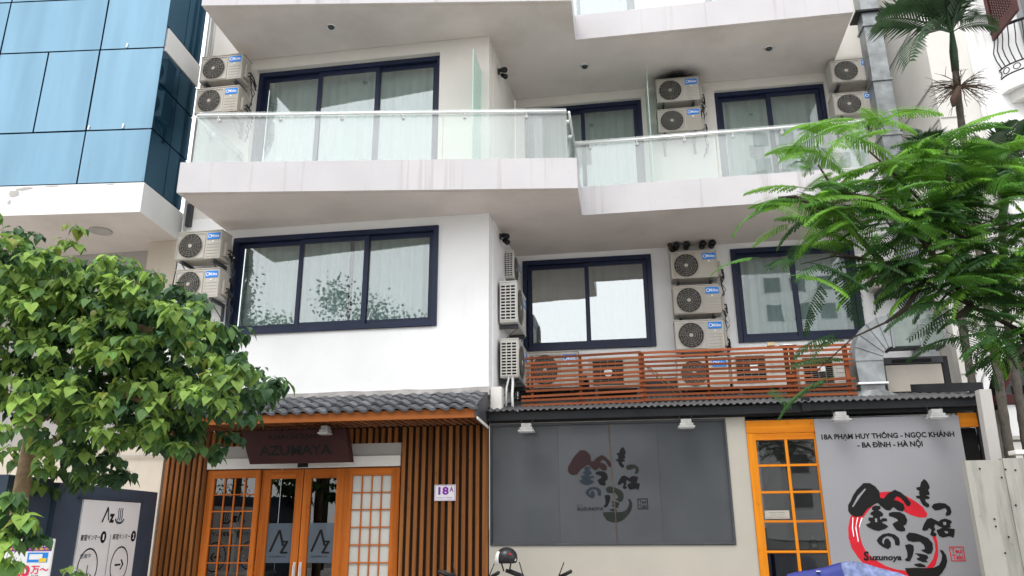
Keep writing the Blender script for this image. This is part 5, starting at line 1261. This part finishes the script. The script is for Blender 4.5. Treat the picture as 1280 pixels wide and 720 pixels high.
blist = [[H0,(3.0,5.5,2.68),(2.65,5.5,2.82),(2.36,5.5,3.02),(2.08,5.5,3.22),(1.81,5.45,3.36),(1.40,5.4,3.45)],
 [H0,(3.0,5.55,3.0),(2.65,5.5,3.31),(2.3,5.5,3.6),(2.02,5.5,4.03),(1.86,5.5,4.25)], [(2.36,5.5,3.02),(2.13,5.5,3.5),(1.9,5.4,3.8),(1.55,5.4,3.9),(1.46,5.4,4.12)],
 [(1.81,5.45,3.36),(1.55,5.4,3.7),(1.27,5.4,3.88),(1.15,5.4,3.88)], [(2.08,5.5,3.22),(1.9,5.4,3.0),(1.75,5.38,2.90)], [(2.36,5.5,3.02),(2.15,5.4,2.88)], [(2.3,5.5,3.6),(2.37,5.5,4.0),(2.4,5.5,4.25)], [H0,(3.1,5.5,3.3),(2.8,5.4,3.8),(2.6,5.4,4.0)], [(2.65,5.5,2.82),(2.6,5.4,2.7),(2.45,5.3,2.6)]]
for lb in ([(1.75,5.38,2.90),(1.52,5.36,2.80),(1.28,5.45,2.60)], [(1.81,5.45,3.36),(1.5,5.45,3.42),(1.27,5.5,3.39)]): MB().tube(lb, [.008,.006,.003], 5).build('twig', DBARK, rt, smooth=True)
for lb in blist: MB().tube(lb, [.020*(1-i/len(lb))+.004 for i in range(len(lb))], 6).build('branch', DBARK, rt, smooth=True)
rf_ = random.Random(23); fr = []
def spray(c, n, spread, lo=0, bias=None):
    c = Vector(c)
    for i in range(n):
        a = rf_.uniform(0, 2*PI) if bias is None else rf_.gauss(bias, .9)
        p = c+Vector((rf_.gauss(0,spread), rf_.gauss(0,spread*.8), rf_.gauss(0,spread*.45)))
        d = Vector((math.cos(a), math.sin(a)*.8, rf_.uniform(-.35,.25)-lo)).normalized()
        up = Vector((rf_.gauss(0,.25), rf_.gauss(0,.25)-.15, 1)); yv = up.cross(d).normalized(); zv = d.cross(yv)
        M = Matrix(((d.x,yv.x,zv.x,p.x),(d.y,yv.y,zv.y,p.y),(d.z,yv.z,zv.z,p.z),(0,0,0,1)))
        fr.append((M @ Matrix.Scale(rf_.uniform(.75,1.15), 4), p))
dens = [22,16,22,11,11,0,32,34,38,42,30,30,5,2,3,3,16,38,20]
for c, n in zip(RN, dens): spray(c, n, .13)
for c, n in (((2.35,5.4,3.35),18),((2.05,5.4,3.62),18),((1.75,5.4,3.66),14),((2.5,5.4,3.6),22),((2.75,5.4,3.6),20),((1.5,5.4,3.68),9),((2.5,5.5,3.95),22),((2.75,5.5,4.1),20),((2.95,5.5,3.5),24),((2.9,5.5,3.1),18),((2.65,5.5,3.25),14),((2.3,5.5,3.08),8)): spray(c, n, .15)
# drooping tips on the left-hand side
for c, n in (((1.22,5.3,3.80),3),((1.38,5.3,3.30),4),((1.72,5.3,2.95),3),((2.30,5.3,2.78),6)): spray(c, n, .08, .5)
fr.sort(key=lambda t: t[1].y)
FR = MB(); forder = [FRONDL, FRONDM, FRONDD]; fidx = {m.name: i for i, m in enumerate(forder)}
fcache = {k: [([v.co.copy() for v in me.vertices], [tuple(p.vertices) for p in me.polygons]) for me in v] for k, v in FM.items()}
fr = [t for t in fr if not any(1.48 < (t[0] @ Vector((q, 0, 0))).x < 2.06 and (t[0] @ Vector((q, 0, 0))).z < 3.02 for q in (.05, .2, .38)) or rf_.random() < .03]   # the elbow duct stays in the open
for q_, (M, p) in enumerate(fr):
    hgt = p.z+rf_.gauss(0,.25)
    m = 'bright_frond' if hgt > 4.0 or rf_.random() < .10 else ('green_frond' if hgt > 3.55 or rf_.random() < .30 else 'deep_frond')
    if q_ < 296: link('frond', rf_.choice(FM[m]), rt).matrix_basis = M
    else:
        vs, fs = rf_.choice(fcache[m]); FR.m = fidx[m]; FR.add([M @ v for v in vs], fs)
me = bpy.data.meshes.new('foliage'); me.from_pydata(FR.v, [], FR.f)
for m in forder: me.materials.append(m)
me.polygons.foreach_set('material_index', FR.mi); me.update()
link('foliage', me, rt)['kind'] = 'stuff'

# ---- palms in front of the white house
def palm_frond(seed, L_=1.15, n=24, droop=.55):
    r = random.Random(seed); b = MB()
    pos = lambda t: Vector((L_*t*(1-.18*t*t), 0, L_*(.42*t-droop*t*t)))
    b.tube([pos(i/8) for i in range(9)], [.016*(1-.85*i/8)+.002 for i in range(9)], 5, cap=False)
    for i in range(n):
        t = .14+.86*i/(n-1); p = pos(t); tg = (pos(min(1,t+.02))-pos(t-.02)).normalized()
        ln = .50*math.sin(PI*(.16+.74*t))*r.uniform(.85,1.1)
        for sgn in (-1, 1):
            o_ = (Vector((0,sgn,0))*.85+tg*.55+Vector((0,0,.18))).normalized()
            w_ = tg.cross(o_).cross(o_).normalized()*.019
            q1 = p+o_*ln*.5; q2 = p+o_*ln-Vector((0,0,ln*.38*r.uniform(.5,1.2)))
            b.add([p+w_*.5, p-w_*.5, q1-w_, q1+w_, q2], [(0,1,2,3),(3,2,4)])
    return b.mesh('palm_frond', PALM)
PF = [palm_frond(s, L_, 24, dr) for s, L_, dr in ((1,1.1,.45),(2,1.2,.62),(3,1.0,.85),(4,.85,.15))]
def palm(label, path, crown, azs, fluff=None, droop0=0):
    o = thing('palm_tree', label, 'palm tree', path[0], 'palms in front of the white house')
    pts = []
    for a, b_ in zip(path, path[1:]):
        A, B = Vector(a), Vector(b_); k = max(2, int((B-A).length/.10))
        for i in range(k): pts.append(A.lerp(B, i/k))
    pts.append(Vector(path[-1]))
    rad_ = [(.052 if i % 2 else .047)*(1.15-.35*i/len(pts)) for i in range(len(pts))]
    MB().tube(pts, rad_, 9).build('trunk', PBARK, o, smooth=True)
    c = Vector(crown); MB().tube([Vector(path[-1]), (Vector(path[-1])+c)/2, c], [.045,.05,.025], 9).build('crown_shaft', PALM, o, smooth=True)
    for az, el, mi, s in azs:
        M = Matrix.Translation(c) @ Matrix.Rotation(rad(az), 4, 'Z') @ Matrix.Rotation(rad(-el), 4, 'Y') @ Matrix.Rotation(rad(random.uniform(-18,18)), 4, 'X') @ Matrix.Scale(s, 4)
        link('palm_frond', PF[mi], o).matrix_basis = M
    if fluff:
        f = Vector(fluff); rp = random.Random(3)
        for k in range(46):
            a = rp.uniform(0, 2*PI); b_ = MB(); d = Vector((math.cos(a), math.sin(a)*.5, rp.uniform(-.5,.75))).normalized()
            p = [f]; 
            for i in range(4): p.append(p[-1]+(d*(.085)+Vector((rp.uniform(-.02,.02), rp.uniform(-.02,.02), -.016*i))))
            b_.tube(p, [.009,.006,.005,.004,.003], 4, cap=False)
            for i in range(1, 4):
                e = p[i]+(d+Vector((rp.uniform(-.8,.8), rp.uniform(-.5,.5), rp.uniform(-.7,.4))))*.11
                b_.tube([p[i], (p[i]+e)/2+Vector((0,0,.01)), e], [.004,.003,.002], 3, cap=False)
            b_.build('flower_strand', TWIG, o)
        MB().tube([f+Vector((-.05,-.08,-.05)), f+Vector((-.14,-.10,-.22)), f+Vector((-.17,-.1,-.32))], [.03,.055,.02], 7).build('dry_spathe', TWIG, o, smooth=True)
    return o
palm('slender palm with a dry flower cluster, its crown at the top of the view', [(4.0,9.2,0),(4.05,9.2,2.5),(4.12,9.2,3.9),(4.17,9.2,5.2),(4.24,9.2,6.4),(4.29,9.2,7.05)], (4.34,9.2,7.62),
     [(178,20,0,1.0),(200,-8,2,.95),(165,45,0,.9),(25,38,0,.6),(345,5,1,.5),(60,60,3,.9),(120,60,3,1.0),(250,40,1,1.0),(300,45,1,1.0),(270,68,3,1.1),(225,62,0,.9),(10,68,3,.8)], fluff=(4.27,9.12,6.78))
palm('shorter palm with a half hidden crown at the right edge, behind the feathery tree', [(4.33,9.5,0),(4.37,9.5,2.5),(4.44,9.5,4.0),(4.60,9.5,5.1)], (4.75,9.5,5.55),
     [(175,25,0,.9),(200,5,1,.9),(150,50,3,1),(20,30,1,.9),(90,60,3,1),(270,50,0,.9),(235,35,1,.9),(320,40,0,.9),(185,55,0,.8)])
# small palm crown seen between fronds
palm('young palm whose upright blades show just right of the square duct', [(3.95,9.6,0),(3.97,9.6,3.5),(3.98,9.6,5.4)], (4.0,9.6,5.65), [(170,55,3,.9),(140,70,3,1),(200,60,3,.9),(60,65,3,.9),(250,60,3,.9),(300,68,3,.8)])

# ================================================================== across the street (seen only as reflections)
tw = thing('apartment_tower', 'tall pale apartment tower across the street, seen reflected in a window', 'building', (26, -62, 0))
grid = MB()
MB().box(14, 40, -72, -60, 0, 62).build('tower_wall', WHITE, tw)
for i in range(9):
    for j in range(18):
        x = 15+i*2.75; z = 3+j*3.2
        grid.box(x, x+1.6, -59.99, -59.9, z, z+1.7)
g_ = grid.build('window', DARKM, tw); g_['kind'] = 'stuff'
lb_ = thing('low_shop_building', 'low pale building across the street, seen reflected in glass', 'building', (-6, -30, 0))
MB().box(-14, 6, -38, -28, 0, 9.5).build('wall', WHITE, lb_)
for i in range(6):
    for j in range(3): MB().box(-13+i*3.2, -11.2+i*3.2, -27.99, -27.9, 1+j*3, 2.6+j*3).build('window', DARKM, lb_)
def far_tree(label, x, y, h, seed):
    o = thing('street_tree', label, 'tree', (x, y, 0), 'trees across the street'); r = random.Random(seed)
    MB().tube([(x,y,0),(x+.1,y,h*.35),(x,y+.1,h*.8)], [.22,.17,.06], 8).build('trunk', DBARK, o, smooth=True)
    b = MB()
    for k in range(34):
        c = Vector((x+r.gauss(0,1.3), y+r.gauss(0,1.0), h*.68+r.gauss(0,h*.14)))
        for q in range(230):
            p = c+Vector((r.gauss(0,.42), r.gauss(0,.42), r.gauss(0,.34))); a = Vector((r.uniform(-1,1),r.uniform(-1,1),r.uniform(-1,1))).normalized()*.075; c2 = a.orthogonal().normalized()*.055
            b.add([p-a, p+c2, p+a, p-c2], [(0,1,2,3)])
    b.build('crown', LEAFD, o)
far_tree('tall dark street tree across the road, reflected in the left pane of the wide window', -15.8, -10.5, 12.6, 1)
far_tree('dark street tree across the road, reflected in the middle pane of the wide window', -12.2, -10.7, 11.2, 5)
far_tree('smaller dark street tree across the road, reflected in the right pane of the wide window', -9.0, -10.3, 9.9, 6)
far_tree('second dark street tree across the road, seen reflected in lower glass', 2.5, -10.8, 7.5, 2)
